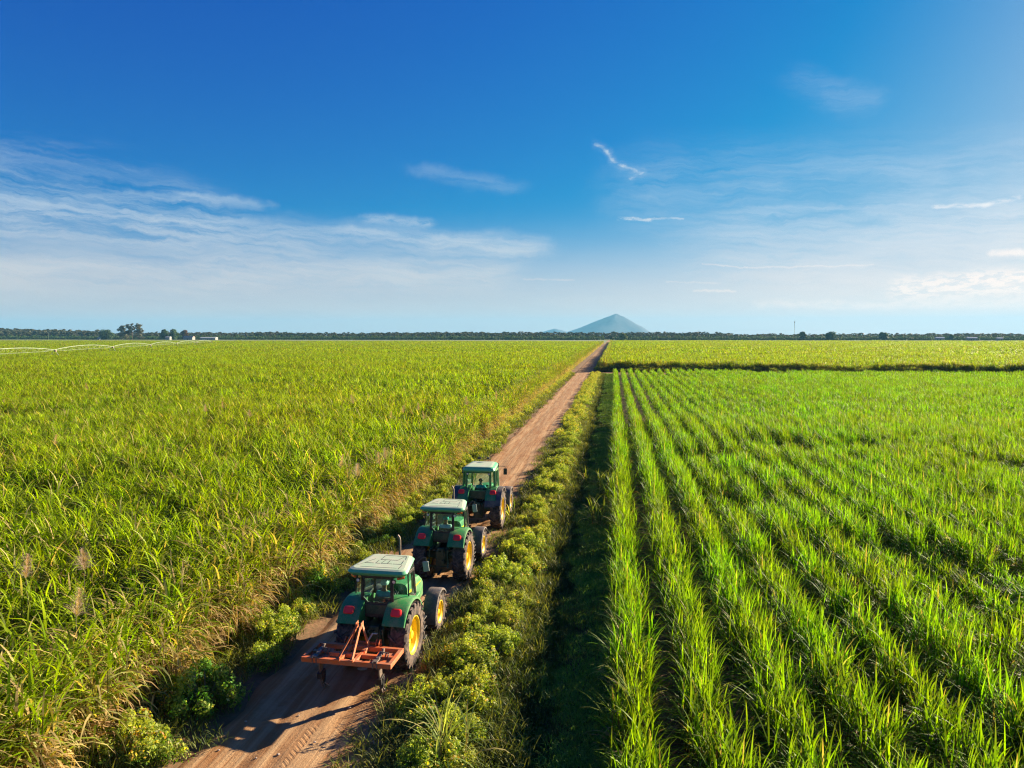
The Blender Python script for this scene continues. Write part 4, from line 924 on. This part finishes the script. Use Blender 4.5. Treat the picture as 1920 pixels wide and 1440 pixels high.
    for s in (-1, 1):
        for (a, b) in ((cr, qp), (qp, bp), (bp, fp)):
            mb = MB(); t = Vector((b[0] - a[0], b[1] - a[1], 0)).normalized() * 0.04
            q = [(s * (a[0] + t.x), a[1] + t.y, zw + 0.05), (s * (b[0] - t.x), b[1] - t.y, zw + 0.05), (s * (b[0] - t.x) * 0.95, b[1] - t.y + (0.05 if b[1] < 0.3 else -0.05), zt - 0.07), (s * (a[0] + t.x) * 0.95, a[1] + t.y + (0.05 if a[1] < 0.3 else -0.05), zt - 0.07)]
            mb.plate(q, 0.006, (-s * 0.9, 0.2, 0)); mb.build('side_window', M['glass'], root)
    mb = MB(); mb.plate([(-0.52, 1.08 if A else 1.26, 1.38), (0.52, 1.08 if A else 1.26, 1.38), (0.50, fp[1] - 0.06, zt - 0.07), (-0.50, fp[1] - 0.06, zt - 0.07)], 0.006, (0, 1, 0)); mb.build('windscreen', M['glass'], root)
    # roof
    mb = MB()
    if A:
        y_0, y_1 = -0.36, 1.14; O = lambda ins, z, rad: [(x, y, z) for x, y in rounded_outline(0.84 - ins, 0.66 - ins, y_0 + ins, y_1 - ins, rad)]
        loft(mb, [O(0.09, zt + 0.0, 0.14), O(0.02, zt + 0.06, 0.18), O(0.0, zt + 0.10, 0.18), O(0.05, zt + 0.165, 0.17)], [1, 1, 1], False); loft(mb, [O(0.05, zt + 0.165, 0.17), O(0.13, zt + 0.19, 0.14)], [0], True, False)
    else:
        y_0, y_1 = -0.36, 1.38; O = lambda ins, z, rad: [(x, y, z) for x, y in rounded_outline(0.76 - ins, 0.68 - ins, y_0 + ins * 0.7, y_1 - ins, rad)]
        loft(mb, [O(0.04, zt - 0.02, 0.12), O(0.0, zt + 0.04, 0.14), O(0.03, zt + 0.13, 0.16), O(0.12, zt + 0.185, 0.16)], [1, 1, 1], False); loft(mb, [O(0.12, zt + 0.185, 0.16), O(0.22, zt + 0.20, 0.14)], [0], True, False)
    rf = mb.build('roof', [M['roof'], M['roofgreen']], root, smooth=40)
    if A:
        mb = MB(); z = zt + 0.1925; Y_ = lambda v: y_0 + 0.13 + v * (y_1 - y_0 - 0.26); X_ = lambda u, v: (2 * u - 1) * (0.71 * (1 - v) + 0.55 * v)
        for (u0, v0, u1, v1) in ((0.10, 0.36, 0.30, 0.36), (0.34, 0.36, 0.44, 0.36), (0.46, 0.36, 0.58, 0.36), (0.60, 0.36, 0.70, 0.36), (0.72, 0.36, 0.90, 0.36), (0.90, 0.36, 0.90, 0.62), (0.34, 0.36, 0.34, 0.56), (0.46, 0.36, 0.48, 0.58), (0.59, 0.36, 0.60, 0.58), (0.36, 0.62, 0.36, 0.90), (0.36, 0.62, 0.76, 0.62), (0.76, 0.62, 0.86, 0.88), (0.36, 0.92, 0.90, 0.92), (0.90, 0.92, 0.93, 0.70), (0.90, 0.05, 0.93, 0.30), (0.10, 0.36, 0.22, 0.66), (0.02, 0.16, 0.10, 0.36), (0.12, 0.10, 0.86, 0.10)):
            mb.bar((X_(u0, v0), Y_(v0), z), (X_(u1, v1), Y_(v1), z), 0.013 if v0 > 0.2 or u0 > 0.5 else 0.006, 0.004)
        mb.build('roof_seam', M['black'], rf)
    else:
        mb = MB(); mb.bar((0.55, -0.30, zt + 0.155), (0.50, 1.20, zt + 0.187), 0.012, 0.006); mb.build('roof_seam', M['black'], rf)
        mb = MB(); mb.tube([(-0.30, 1.20, zt + 0.19), (-0.30, 1.20, zt + 0.30)], 0.01, 6).tube([(0.30, 1.20, zt + 0.19), (0.30, 1.20, zt + 0.30)], 0.01, 6).tube([(-0.34, 1.20, zt + 0.30), (0.34, 1.20, zt + 0.30)], 0.012, 6); mb.box((-0.22, 1.2, zt + 0.35), (0.14, 0.08, 0.09)).box((0.20, 1.2, zt + 0.35), (0.14, 0.08, 0.09)); mb.build('light_bar', M['black'], root)
    # lamps under the roof edge
    for s in (-1, 1):
        if A:
            mb = MB(); mb.box((s * 0.66, -0.24, zt - 0.03), (0.20, 0.07, 0.055), (0, 0, s * 0.75)); mb.build('marker_light', M['amber'], root, bevel=0.01)
        q = Matrix.Rotation(R(-90), 4, 'Z')
        mb = MB(); mb.lathe_x([(0.0, 0.0001), (0.0, 0.05), (0.05, 0.058), (0.055, 0.045)], (0, 0, 0), 16); mb.lathe_x([(0.05, 0.0001), (0.05, 0.045)], (0, 0, 0), 16, 1)
        o = mb.build('work_lamp', [M['black'], M['lampglass']], root, smooth=40); o.location = (s * (0.50 if A else 0.50), -0.30, zt - 0.10 if A else zt - 0.12); o.rotation_euler = (0, 0.15, -math.pi / 2)
    # bonnet, stripe, grille, exhaust
    mb = MB(); secs = []
    for (y, w, z0, z1) in ((1.17, 0.37, 1.0, 1.86 if A else 1.78), (1.9, 0.35, 0.95, 1.80 if A else 1.72), (2.6, 0.32, 0.92, 1.66 if A else 1.60), (3.0 if A else 3.25, 0.28, 0.90, 1.42)):
        secs.append([(-w, y, z0), (w, y, z0), (w, y, z1 - 0.14), (w * 0.86, y, z1 - 0.04), (w * 0.5, y, z1), (-w * 0.5, y, z1), (-w * 0.86, y, z1 - 0.04), (-w, y, z1 - 0.14)])
    loft(mb, secs); hood = mb.build('bonnet', M['green'], root, smooth=30)
    mb = MB()
    for s in (-1, 1): mb.plate([(s * 0.374, 1.25, 1.46), (s * 0.374, 1.25, 1.62), (s * 0.354, 1.9, 1.54), (s * 0.354, 1.9, 1.48)], 0.006, (s, 0, 0)); mb.plate([(s * 0.354, 1.9, 1.48), (s * 0.354, 1.9, 1.54), (s * 0.324, 2.6, 1.47), (s * 0.324, 2.6, 1.44)], 0.006, (s, 0, 0))
    mb.build('bonnet_stripe', M['yellow'], hood)
    yf = 3.01 if A else 3.26; mb = MB(); mb.box((0, yf, 1.10), (0.46, 0.03, 0.32)); [mb.box((0, yf + 0.02, 0.98 + 0.06 * i), (0.42, 0.012, 0.015)) for i in range(5)]; mb.build('grille', M['black'], root)
    mb = MB(); ex = (-0.12, 2.02) if A else (0.40, 1.50)
    if A: mb.tube([(ex[0], ex[1], 1.72), (ex[0], ex[1], 2.12)], 0.065, 12); mb.tube([(ex[0], ex[1], 2.12), (ex[0], ex[1], 2.88), (ex[0] - 0.02, ex[1], 2.96), (ex[0] - 0.07, ex[1], 3.02)], 0.034, 10)
    else: mb.tube([(0.66, 1.42, 1.3), (0.66, 1.42, 2.0)], 0.07, 12); mb.tube([(0.66, 1.42, 2.0), (0.66, 1.42, 2.80)], 0.035, 10)
    mb.build('exhaust', M['steel'], root, smooth=50)
    # tank and steps
    mb = MB()
    for s in (-1, 1):
        mb.box((s * 0.58, 1.02, 0.78), (0.34, 0.62, 0.46)); [mb.box((s * 0.86, 0.98, z), (0.22, 0.30, 0.03)) for z in (0.42, 0.70, 0.98)]; mb.bar((s * 0.86, 1.14, 0.40), (s * 0.84, 1.14, 1.15), 0.03, 0.03); mb.bar((s * 0.86, 0.82, 0.40), (s * 0.84, 0.82, 1.15), 0.03, 0.03)
    mb.build('fuel_tank', M['black'], root, bevel=0.015)
    if A:      # green side tank of the hindmost pair shows beside the bonnet
        mb = MB(); mb.box((0.47, 1.62, 1.18), (0.16, 0.50, 0.44)); mb.build('air_filter', M['green'], root, bevel=0.03)
    # mirrors
    for s in ((1,) if A else (-1, 1)):
        mx, my, mz = (0.86, 1.42, 2.40) if A else ((1.06, 1.02, 2.56) if s > 0 else (-0.98, 1.05, 2.56))
        mb = MB(); mb.tube([(s * 0.62, my - 0.15, 2.45), (s * 0.75, my, mz + 0.17), (mx, my, mz + 0.17), (mx, my, mz + 0.05)], 0.012, 6); arm = mb.build('mirror_arm', M['black'], root)
        mb = MB(); mb.box((0, 0, 0), (0.17, 0.05, 0.30)); mm = mb.build('mirror', M['mirror'] if A else M['black'], arm, bevel=0.02); mm.location = (mx, my, mz - 0.08); mm.rotation_euler = (0, R(-8 if A else 0), R(12 * s))
    # seat, wheel and console
    mb = MB(); mb.box((0, 0.30, 1.36), (0.46, 0.44, 0.12)).box((0, 0.09, 1.62), (0.44, 0.10, 0.46), (R(-8), 0, 0)).box((0, 0.28, 1.24), (0.30, 0.30, 0.12)); mb.build('seat', M['seat'], root, bevel=0.04)
    mb = MB(); mb.box((0, 0.98, 1.42), (0.34, 0.16, 0.52), (R(12), 0, 0)); ring = [(0.19 * math.cos(t), 0.72 + 0.17 * math.sin(t), 1.72 + 0.10 * math.sin(t)) for t in np.linspace(0, 2 * math.pi, 17)]; mb.tube(ring, 0.013, 6, cap=False); mb.tube([(0, 0.72, 1.72), (0, 0.90, 1.50)], 0.02, 6); mb.bar((-0.18, 0.72, 1.72), (0.18, 0.72, 1.72), 0.02, 0.02)
    mb.box((0.34, 0.45, 1.50), (0.16, 0.5, 0.22)); mb.build('steering_wheel', M['black'], root, bevel=0.005)
    return root
t1 = tractor(-6.20, 18.20, -1.5, 'A', 'hindmost green tractor with yellow wheels, carrying the orange implement')
t2 = tractor(-6.13, 25.20, -1.0, 'A', 'middle green tractor of the column, pale square roof, nothing hitched behind')
t3 = tractor(-6.12, 32.25, 0.0, 'B', 'foremost green tractor with rounded roof and mirrors on both sides')
def seat_in(t, sh, hat, lb):
    p = Matrix.Rotation(t.rotation_euler.z, 3, 'Z') @ Vector((0, 0.27, 1.40)) + Vector(t.location); driver(p, t.rotation_euler.z, sh, hat, lb)
seat_in(t1, M['teal'], M['pale'], 'driver in teal shirt and pale cap seated in the hindmost tractor cab')
seat_in(t2, M['pale'], M['teal'], 'driver in pale shirt and teal cap seated in the middle tractor cab')
seat_in(t3, M['teal'], None, 'dark-haired driver in teal shirt seated in the foremost tractor cab')

# ------------------------------------------------------------------ the orange two-shank implement
def implement():
    root = empty('subsoiler', (-6.36, 16.52, 0), R(-2.5)); tag(root, 'orange steel frame implement with two dark shanks behind the hindmost tractor', 'farm implement')
    z, hw, d, b = 1.03, 1.16, 0.42, 0.12; mb = MB()
    mb.box((0, -d, z), (2 * hw, 0.10, b)).box((0, d, z), (2 * hw, 0.10, b))
    for s in (-1, 1):
        mb.box((s * (hw - 0.05), 0, z), (0.10, 2 * d - 0.1, b)); mb.box((s * (hw - 0.36), -0.02, z - 0.02), (0.46, 2 * d - 0.30, 0.05)); mb.box((s * 0.20, -0.18, z), (0.09, 0.50, b * 0.9)); mb.box((s * 0.22, 0.25, z + 0.02), (0.10, 0.30, 0.10))
    mb.box((0, -0.02, z), (2 * hw - 0.2, 0.10, 0.10))
    mb.build('frame', M['orange'], root, bevel=0.006)
    mb = MB(); apex = (0.02, 0.34, 1.66)
    for s in (-1, 1):
        mb.bar((s * 0.18 - 0.02, -0.44, z + 0.08), (apex[0] + s * 0.045, apex[1], apex[2]), 0.035, 0.075, up=(0, 1, 0)); mb.bar((s * 0.26, 0.42, z + 0.02), (apex[0] + s * 0.05, apex[1] + 0.05, apex[2] + 0.04), 0.03, 0.085, up=(0, 1, 0))
        mb.box((s * 0.18 - 0.02, -0.44, z + 0.07), (0.10, 0.14, 0.05)); mb.plate([(apex[0] + s * 0.06, apex[1] - 0.07, apex[2] - 0.10), (apex[0] + s * 0.06, apex[1] + 0.12, apex[2] - 0.10), (apex[0] + s * 0.06, apex[1] + 0.12, apex[2] + 0.07), (apex[0] + s * 0.06, apex[1] - 0.04, apex[2] + 0.05)], 0.02, (s, 0, 0))
    mb.build('mast', M['orange'], root, bevel=0.004)
    mb = MB(); mb.box((0.02, 0.58, z + 0.06), (1.0, 0.07, 0.07))
    for x in (-0.44, -0.36, 0.40, 0.48): mb.plate([(x, 0.46, z), (x, 0.64, z - 0.02), (x, 0.66, z + 0.16), (x, 0.56, z + 0.20), (x, 0.46, z + 0.12)], 0.022, (1, 0, 0))
    mb.build('hitch_bracket', M['orange'], root, bevel=0.004)
    for s in (-1, 1):
        x = s * 0.78 - 0.03; mb = MB()
        mb.plate([(x - 0.02, -0.26, z + 0.10), (x - 0.02, -0.06, z + 0.14), (x - 0.02, -0.02, z - 0.35), (x - 0.02, 0.04, 0.34), (x - 0.02, 0.10, 0.14), (x - 0.02, 0.0, 0.10), (x - 0.02, -0.13, 0.34), (x - 0.02, -0.20, z - 0.35)], 0.04, (1, 0, 0))
        sh = mb.build('shank', M['steel'], root, bevel=0.004)
        mb = MB(); mb.box((x, -0.10, 0.52), (0.13, 0.24, 0.16), (R(12), 0, 0)); mb.box((x + 0.06, -0.05, 0.42), (0.02, 0.10, 0.30), (R(10), R(8), 0)); [mb.tube([(x - 0.09, -0.12 + dy, 0.50 + dz), (x + 0.09, -0.12 + dy, 0.50 + dz)], 0.016, 6) for dy, dz in ((0, 0.05), (0.08, -0.03))]; mb.build('shank_holder', M['black'], sh, bevel=0.006)
        mb = MB(); mb.plate([(x - 0.05, 0.02, 0.22), (x + 0.05, 0.02, 0.22), (x + 0.11 * (1 if s < 0 else 0.6), 0.10, 0.10), (x + 0.02, 0.24, 0.05), (x - 0.07, 0.08, 0.08)], 0.018, (0, 0.3, 1)); mb.bar((x, -0.10, 0.36), (x, 0.03, 0.12), 0.05, 0.03); mb.build('shank_point', M['brightsteel'], sh)
        mb = MB(); mb.box((x - 0.01, -0.36, z + 0.075), (0.13, 0.16, 0.03)).box((x, -0.14, z + 0.10), (0.09, 0.30, 0.06), (R(10), 0, 0)).box((x + 0.05, -0.02, z + 0.16), (0.05, 0.10, 0.14), (R(-20), 0, 0)).box((x + 0.13, -0.08, z + 0.06), (0.03, 0.05, 0.16), (0, R(15), 0)).box((x + 0.19, -0.06, z + 0.06), (0.03, 0.05, 0.12), (0, R(15), 0)); mb.tube([(x + 0.02, -0.10, z + 0.18), (x + 0.22, -0.06, z + 0.14)], 0.015, 6)
        for dx in (-0.05, 0.05): mb.tube([(x + dx, -0.48, z - 0.08), (x + dx, -0.48, z + 0.10)], 0.014, 6)
        mb.build('clamp', M['steel'], sh, bevel=0.004)
    mb = MB(); mb.tube([(0.20, 0.52, 1.20), (0.28, 0.60, 1.34), (0.36, 0.70, 1.30)], 0.022, 7); mb.build('hose', M['mirror'], root)
implement()
def stone(x, y, r, lb):
    bm = bmesh.new(); bmesh.ops.create_icosphere(bm, subdivisions=2, radius=1)
    for v in bm.verts: v.co = v.co * (1 + random.uniform(-0.16, 0.16)); v.co.x *= r * 1.3; v.co.y *= r; v.co.z *= r * 0.55
    me = bpy.data.meshes.new('stone'); bm.to_mesh(me); bm.free(); me.materials.append(M['stone']); o = bpy.data.objects.new('stone', me); COL.objects.link(o)
    X, Y = px(x, y); o.location = (X, Y, 0.04 + r * 0.2); tag(o, lb, 'stone', 'stones on the dirt road')
stone(680, 1257, 0.10, 'pale stone lying on the road just under the orange frame')
for i, (x, y) in enumerate(((461, 1356), (522, 1418), (590, 1395), (410, 1410), (655, 1330), (700, 1395), (640, 1200), (985, 905), (960, 880), (870, 1130), (560, 1345), (480, 1425))):
    stone(x, y, random.uniform(0.018, 0.035), 'small loose stone lying on the dirt road')

# ------------------------------------------------------------------ far things
def tree_meshes(seed, H, w, trunk, lumps, n, size, ca, cb, flat=1.0, base=0.2):
    m_ = lumps; a = U(0, 6.28, m_); r = np.sqrt(U(0, 1, m_)) * w * 0.75; zz = U(base, 1.0, m_); r = r * np.sqrt(np.clip(1.15 - ((zz - base) / (1 - base)) ** 2.2, 0.1, 1))
    C = np.stack([r * np.cos(a), r * np.sin(a), zz * H * 0.92], -1); rad = np.stack([U(0.2, 0.42, m_) * w] * 2 + [U(0.16, 0.34, m_) * w * flat], -1)
    co, q, c = leaf_cloud(n, C, rad, size, ca, cb, None, 0, 0.4, -5)
    fo = quad_mesh('crown', co, q, [M['tree']], c); mb = MB(); mb.tube([(0, 0, -0.5), (0.1 * w * 0.3, 0, H * 0.4), (0, 0.05 * w, H * 0.8)], [trunk, trunk * 0.7, trunk * 0.25], 7)
    for k in range(min(m_, 12)): mb.tube([(0, 0, C[k][2] * 0.55), tuple(C[k] * [0.6, 0.6, 0.85]), tuple(C[k])], [trunk * 0.4, trunk * 0.25, trunk * 0.08], 5)
    return fo, mb
def tree(name, x_px, Y, H, w, label, ca, cb, n=1500, lumps=16, size=(0.5, 1.1), trunk=0.35, flat=1.0, base=0.2, z=0):
    root = empty(name, (at_y(x_px, Y), Y, z)); fo, mb = tree_meshes(0, H, w, trunk, lumps, n, size, ca, cb, flat, base)
    o = bpy.data.objects.new('crown', fo); COL.objects.link(o); o.parent = root; mb.build('trunk', M['bark'], root); tag(root, label, 'tree', 'single trees on the horizon'); return root
DG, GG, OL = np.array([0.038, 0.075, 0.030]), np.array([0.09, 0.15, 0.045]), np.array([0.14, 0.14, 0.08])  # far tree colours lightened, so some distance haze sits in the leaves
YF = 1240
for (x, top, wpx, lb, ca, cb, fl, ba) in (
    (231, 608, 16, 'leftmost olive tree of the tall clump on the left horizon', OL * 0.7, OL * 1.5, 0.8, 0.12),
    (243, 604, 11, 'slender bare-topped tree second from left in the tall clump', OL * 0.5, OL, 0.5, 0.35),
    (250, 603, 8, 'thin tall tree in the middle of the horizon clump', OL * 0.5, OL * 0.9, 0.5, 0.45),
    (262, 603, 18, 'broad dark tree at the right end of the tall horizon clump', OL * 0.5, OL * 1.1, 0.7, 0.12),
    (200, 617, 25, 'wide low dark tree left of the tall horizon clump', DG, GG * 0.8, 0.8, 0.08),
    (310, 617, 14, 'round green tree just left of the brown-roofed farm building', DG * 1.2, GG, 1.0, 0.08),
    (327, 617, 15, 'round green tree between the white shed and the farm building', DG * 1.2, GG, 1.0, 0.08),
    (348, 618, 11, 'reddish-brown tree right behind the farm building', np.array([0.09, 0.045, 0.03]), np.array([0.16, 0.09, 0.05]), 0.8, 0.15),
    (1168, 624, 13, 'bright green round tree beside the far end of the road', GG, np.array([0.16, 0.20, 0.05]), 1.0, 0.05),
    (1147, 632, 6, 'small dark bush-like tree at the very end of the road', DG, GG, 1.0, 0.02),
    (1504, 622.5, 12, 'dark tree rising above the right-hand tree line beside the mast', DG, GG, 0.8, 0.1),
    (1557, 623, 18, 'wide tree group standing up from the right-hand tree line', DG, GG, 0.8, 0.1),
    (1655, 623.5, 14, 'low broad tree near the right end of the horizon', DG, GG, 0.8, 0.1),
    (1782, 627, 7, 'slim dark pointed tree between the small white buildings', DG, GG, 1.2, 0.02)):
    Yt = YF if x != 1168 else 1150; Ht = HC + (628 - top) * Yt / 1333.0 * 1.02; Wt = wpx * Yt / 1333.0 * 0.68
    tree('pine_tree' if x == 1782 else 'tree', x, Yt, max(Ht, 3.0), Wt, lb, ca, cb, n=4200, lumps=44 if wpx > 10 else 30, size=(0.5, 1.2), trunk=0.45, flat=fl, base=ba)
fv = []
GY = np.array([0.075, 0.085, 0.07])  # pale grey painted into the woodland leaves to imitate haze
for (H, w, ca, cb) in ((13, 5, DG, GY), (15, 5, DG, OL * 0.9), (11, 6, DG, GY * 1.3), (16, 4, GY * 0.6, OL * 1.1)):
    fo, mb = tree_meshes(1, H, w, 0.3, 10, 420, (0.6, 1.3), ca, cb, 0.9, 0.15); fv.append(fo)
P, I, S_ = [], [], []
for row in range(6):
    xs_ = np.arange(-1600, 1050, 5.0) + U(-3, 3, 1); Yr = 1330 + row * 45
    A = np.stack([xs_ + U(-3, 3, len(xs_)), np.full(len(xs_), Yr) + U(-18, 18, len(xs_))], -1)
    pxl = 960 + 1333 * np.tan(np.arctan(A[:, 0] / A[:, 1]) + YAW)
    tall = np.where(pxl < 200, 1.45 - pxl * 0.0012, np.where(pxl < 1370, 0.92, 0.72)) * (0.86 + 0.30 * vnoise(A[:, 0], A[:, 1], 0.012, 7)) * (0.85 + 0.05 * row)
    P.append(A); S_.append(tall); I.append(RNG.integers(0, 4, len(A)))
P = np.concatenate(P); tall = np.concatenate(S_) * U(0.85, 1.12, len(P)); I = np.concatenate(I); k = in_view(P); P, tall, I = P[k], tall[k], I[k]; n = len(P)
fo = scatter('forest', fv, np.stack([P[:, 0], P[:, 1], 0 * tall], -1), np.stack([0 * tall, 0 * tall, U(0, 6.28, n)], -1), np.stack([tall * 1.7, tall * 1.7, tall], -1), I)
tag(fo, 'long dark belt of woodland along the whole horizon', 'forest', kind='stuff')
ov = []
for (H, w) in ((6.6, 3.2), (5.6, 3.6), (7.4, 2.8)):
    f_, mb = tree_meshes(1, H, w, 0.15, 9, 300, (0.4, 0.8), DG * 1.1, GG * 1.5, 1.4, 0.05); ov.append(f_)
P = []
for row in range(3):
    xs_ = np.arange(-1500, 1000, 4.6); A = np.stack([xs_ + U(-1, 1, len(xs_)), np.full(len(xs_), 1255 + row * 9) + U(-1, 1, len(xs_))], -1); P.append(A)
P = np.concatenate(P); P = P[in_view(P)]; P = P[np.abs(P[:, 0] + 6) > 9]; n = len(P); s = U(0.8, 1.2, n)
oc = scatter('orchard', ov, np.stack([P[:, 0], P[:, 1], 0 * s], -1), np.stack([0 * s, 0 * s, U(0, 6.28, n)], -1), np.stack([s, s, s], -1), RNG.integers(0, 3, n))
tag(oc, 'low row of small orchard trees in front of the woodland', 'orchard', kind='stuff')

def building(name, x_px, Y, w, d, h, roof_h, wall, roof, label, openings=3, arch=False):
    root = empty(name, (at_y(x_px, Y), Y, 0)); tag(root, label, 'building', 'small farm buildings on the horizon')
    mb = MB(); mb.box((0, 0, h / 2), (w, d, h)); mb.build('wall', wall, root)
    mb = MB(); o = 0.4; mb.add([(-w / 2 - o, -d / 2 - o, h), (w / 2 + o, -d / 2 - o, h), (w / 2 + o, d / 2 + o, h), (-w / 2 - o, d / 2 + o, h), (-w / 2 - o, 0, h + roof_h), (w / 2 + o, 0, h + roof_h)], [(0, 1, 5, 4), (2, 3, 4, 5), (0, 4, 3), (1, 2, 5), (0, 3, 2, 1)]); mb.build('roof', roof, root)
    for i in range(openings):
        x = -w / 2 + w * (i + 0.5) / openings; mb = MB(); dr = i == openings // 2; mb.box((x, -d / 2 - 0.02, 1.1 if dr else 1.6), (1.4 if dr else 1.2, 0.06, 2.2 if dr else 1.0)); mb.build('door' if dr else 'window', M['dark'], root)
building('shed', 187, 1195, 4.5, 4, 3.0, 0.9, M['white'], M['tin'], 'tiny white pump shed at the far edge of the left field', 2)
building('shed', 317, 1215, 9, 6, 4.8, 1.2, M['white'], M['tin'], 'white shed partly hidden between the two round green trees', 3)
building('farmhouse', 356, 1215, 18, 9, 4.6, 2.4, M['white'], M['rooftile'], 'pale building with brown-grey pitched roof right of the round trees', 5)
building('barn', 393, 1210, 30, 9, 3.6, 1.2, M['white'], M['tin'], 'long low white barn right of the brown-roofed building', 7)
building('house', 1760, 1215, 12, 7, 4.4, 1.4, M['white'], M['tin'], 'leftmost of the three tiny white buildings on the right horizon', 3)
building('house', 1820, 1215, 14, 7, 4.2, 1.4, M['white'], M['tin'], 'middle of the three tiny white buildings on the right horizon', 4)
building('house', 1872, 1215, 8, 6, 3.8, 1.2, M['white'], M['tin'], 'rightmost of the three tiny white buildings on the right horizon', 2)
def mast():
    Yt = 1450; root = empty('radio_mast', (at_y(1488, Yt), Yt, 0)); tag(root, 'thin lattice radio mast rising above the right-hand tree line', 'mast'); H = HC + 25 * Yt / 1333; mb = MB(); w = 0.6
    for k in range(3): a = k * 2.094; mb.tube([(w * math.cos(a), w * math.sin(a), 0), (w * 0.5 * math.cos(a), w * 0.5 * math.sin(a), H)], 0.09, 5)
    for i in range(18):
        z0, z1 = H * i / 18, H * (i + 1) / 18
        for k in range(3): a, b = k * 2.094, (k + 1) * 2.094; mb.bar((w * math.cos(a) * (1 - 0.5 * i / 18), w * math.sin(a) * (1 - 0.5 * i / 18), z0), (w * math.cos(b) * (1 - 0.5 * i / 18), w * math.sin(b) * (1 - 0.5 * i / 18), z1), 0.06, 0.06)
    mb.build('lattice', M['galv'], root); mb = MB(); mb.box((0, 0, H * 0.93), (1.6, 0.5, 2.0)); mb.tube([(0, 0, H), (0, 0, H + 3)], 0.06, 5); mb.build('antenna', M['white'], root)
mast()
Xp = at_y(93, 1180); root = empty('utility_pole', (Xp, 1180, 0)); tag(root, 'bare utility pole in front of the woodland at the left', 'pole'); mb = MB(); mb.tube([(0, 0, 0), (0, 0, 13)], [0.22, 0.14], 7); mb.build('pole', M['galv'], root); mb = MB(); mb.box((0, 0, 12.4), (2.4, 0.2, 0.2)); mb.build('crossarm', M['galv'], root)

def pivot():
    root = empty('irrigation_pivot', (-185, 214, 0)); tag(root, 'long pale metal irrigation boom arching on wheeled towers over the left field', 'irrigation boom')
    u = Vector((-25.4, 61.0, 0)); L = u.length; ud = u.normalized(); sd = Vector((ud.y, -ud.x, 0))
    def P(i, t, s, z): return ud * (L * (i + t)) + sd * s + Vector((0, 0, z))
    for i in range(-1, 5):
        n = 16; top = [(P(i, k / n, 0, 4.0 + 1.15 * math.sin(math.pi * k / n) ** 0.8)) for k in range(n + 1)]
        mb = MB(); mb.tube(top, 0.10, 8); pipe = mb.build('span_pipe', M['galv'], root)
        mb = MB(); bl = [[P(i, k / 8, s * 0.9 * math.sin(math.pi * k / 8), 4.0 + 1.15 * math.sin(math.pi * k / 8) ** 0.8 - 1.45 * math.sin(math.pi * k / 8) ** 0.5) for k in range(9)] for s in (-1, 1)]
        for s in (0, 1):
            mb.tube(bl[s], 0.02, 5)
            for k in range(1, 8): mb.tube([bl[s][k], top[2 * k - 1]], 0.018, 5); mb.tube([bl[s][k], top[2 * k + 1]], 0.018, 5)
        for k in range(1, 8): mb.tube([bl[0][k], bl[1][k]], 0.03, 5)
        for k in range(1, n): p = top[k]; mb.tube([p, (p.x, p.y, 2.6)], 0.015, 4)
        mb.build('span_truss', M['galv'], pipe)
    for i in range(-1, 6):
        mb = MB(); c = P(i, 0, 0, 4.05)
        for s in (-1, 1):
            for w in (-1, 1): mb.tube([c, P(i, w * 0.006, s * 2.1, 0.9)], 0.06, 6)
        mb.tube([P(i, 0, -2.2, 0.9), P(i, 0, 2.2, 0.9)], 0.08, 6); mb.tube([P(i, 0, -1.05, 2.5), P(i, 0, 1.05, 2.5)], 0.05, 6); tw = mb.build('tower', M['galv'], root)
        for s in (-1, 1):
            mb = MB(); mb.lathe_x([(-0.15, 0.3), (-0.15, 0.62), (0, 0.66), (0.15, 0.62), (0.15, 0.3)], n=20); w_ = mb.build('wheel', M['rubber'], tw, smooth=40); w_.location = P(i, 0, s * 2.1, 0.66); w_.rotation_euler = (0, 0, math.atan2(-ud.x, ud.y) + math.pi / 2)
        mb = MB(); mb.box(tuple(P(i, 0, 0.3, 3.7)), (0.6, 0.5, 0.6)); mb.build('control_box', M['steel'], tw)
pivot()

# ------------------------------------------------------------------ the air between here and the horizon
def haze():
    m, N, out = new_mat('haze'); v = N.n('ShaderNodeVolumePrincipled'); v.inputs['Color'].default_value = (0.20, 0.56, 0.86, 1); v.inputs['Density'].default_value = HAZE; v.inputs['Anisotropy'].default_value = 0.1
    N.link(v.outputs[0], out.inputs['Volume'])
    mb = MB(); mb.box((0, 0, 174 - 2.6), (30000, 30000, 348)); o = mb.build('haze', m); tag(o, kind='stuff'); m.cycles.homogeneous_volume = True
    return o
HAZE = 6.5e-5
haze()
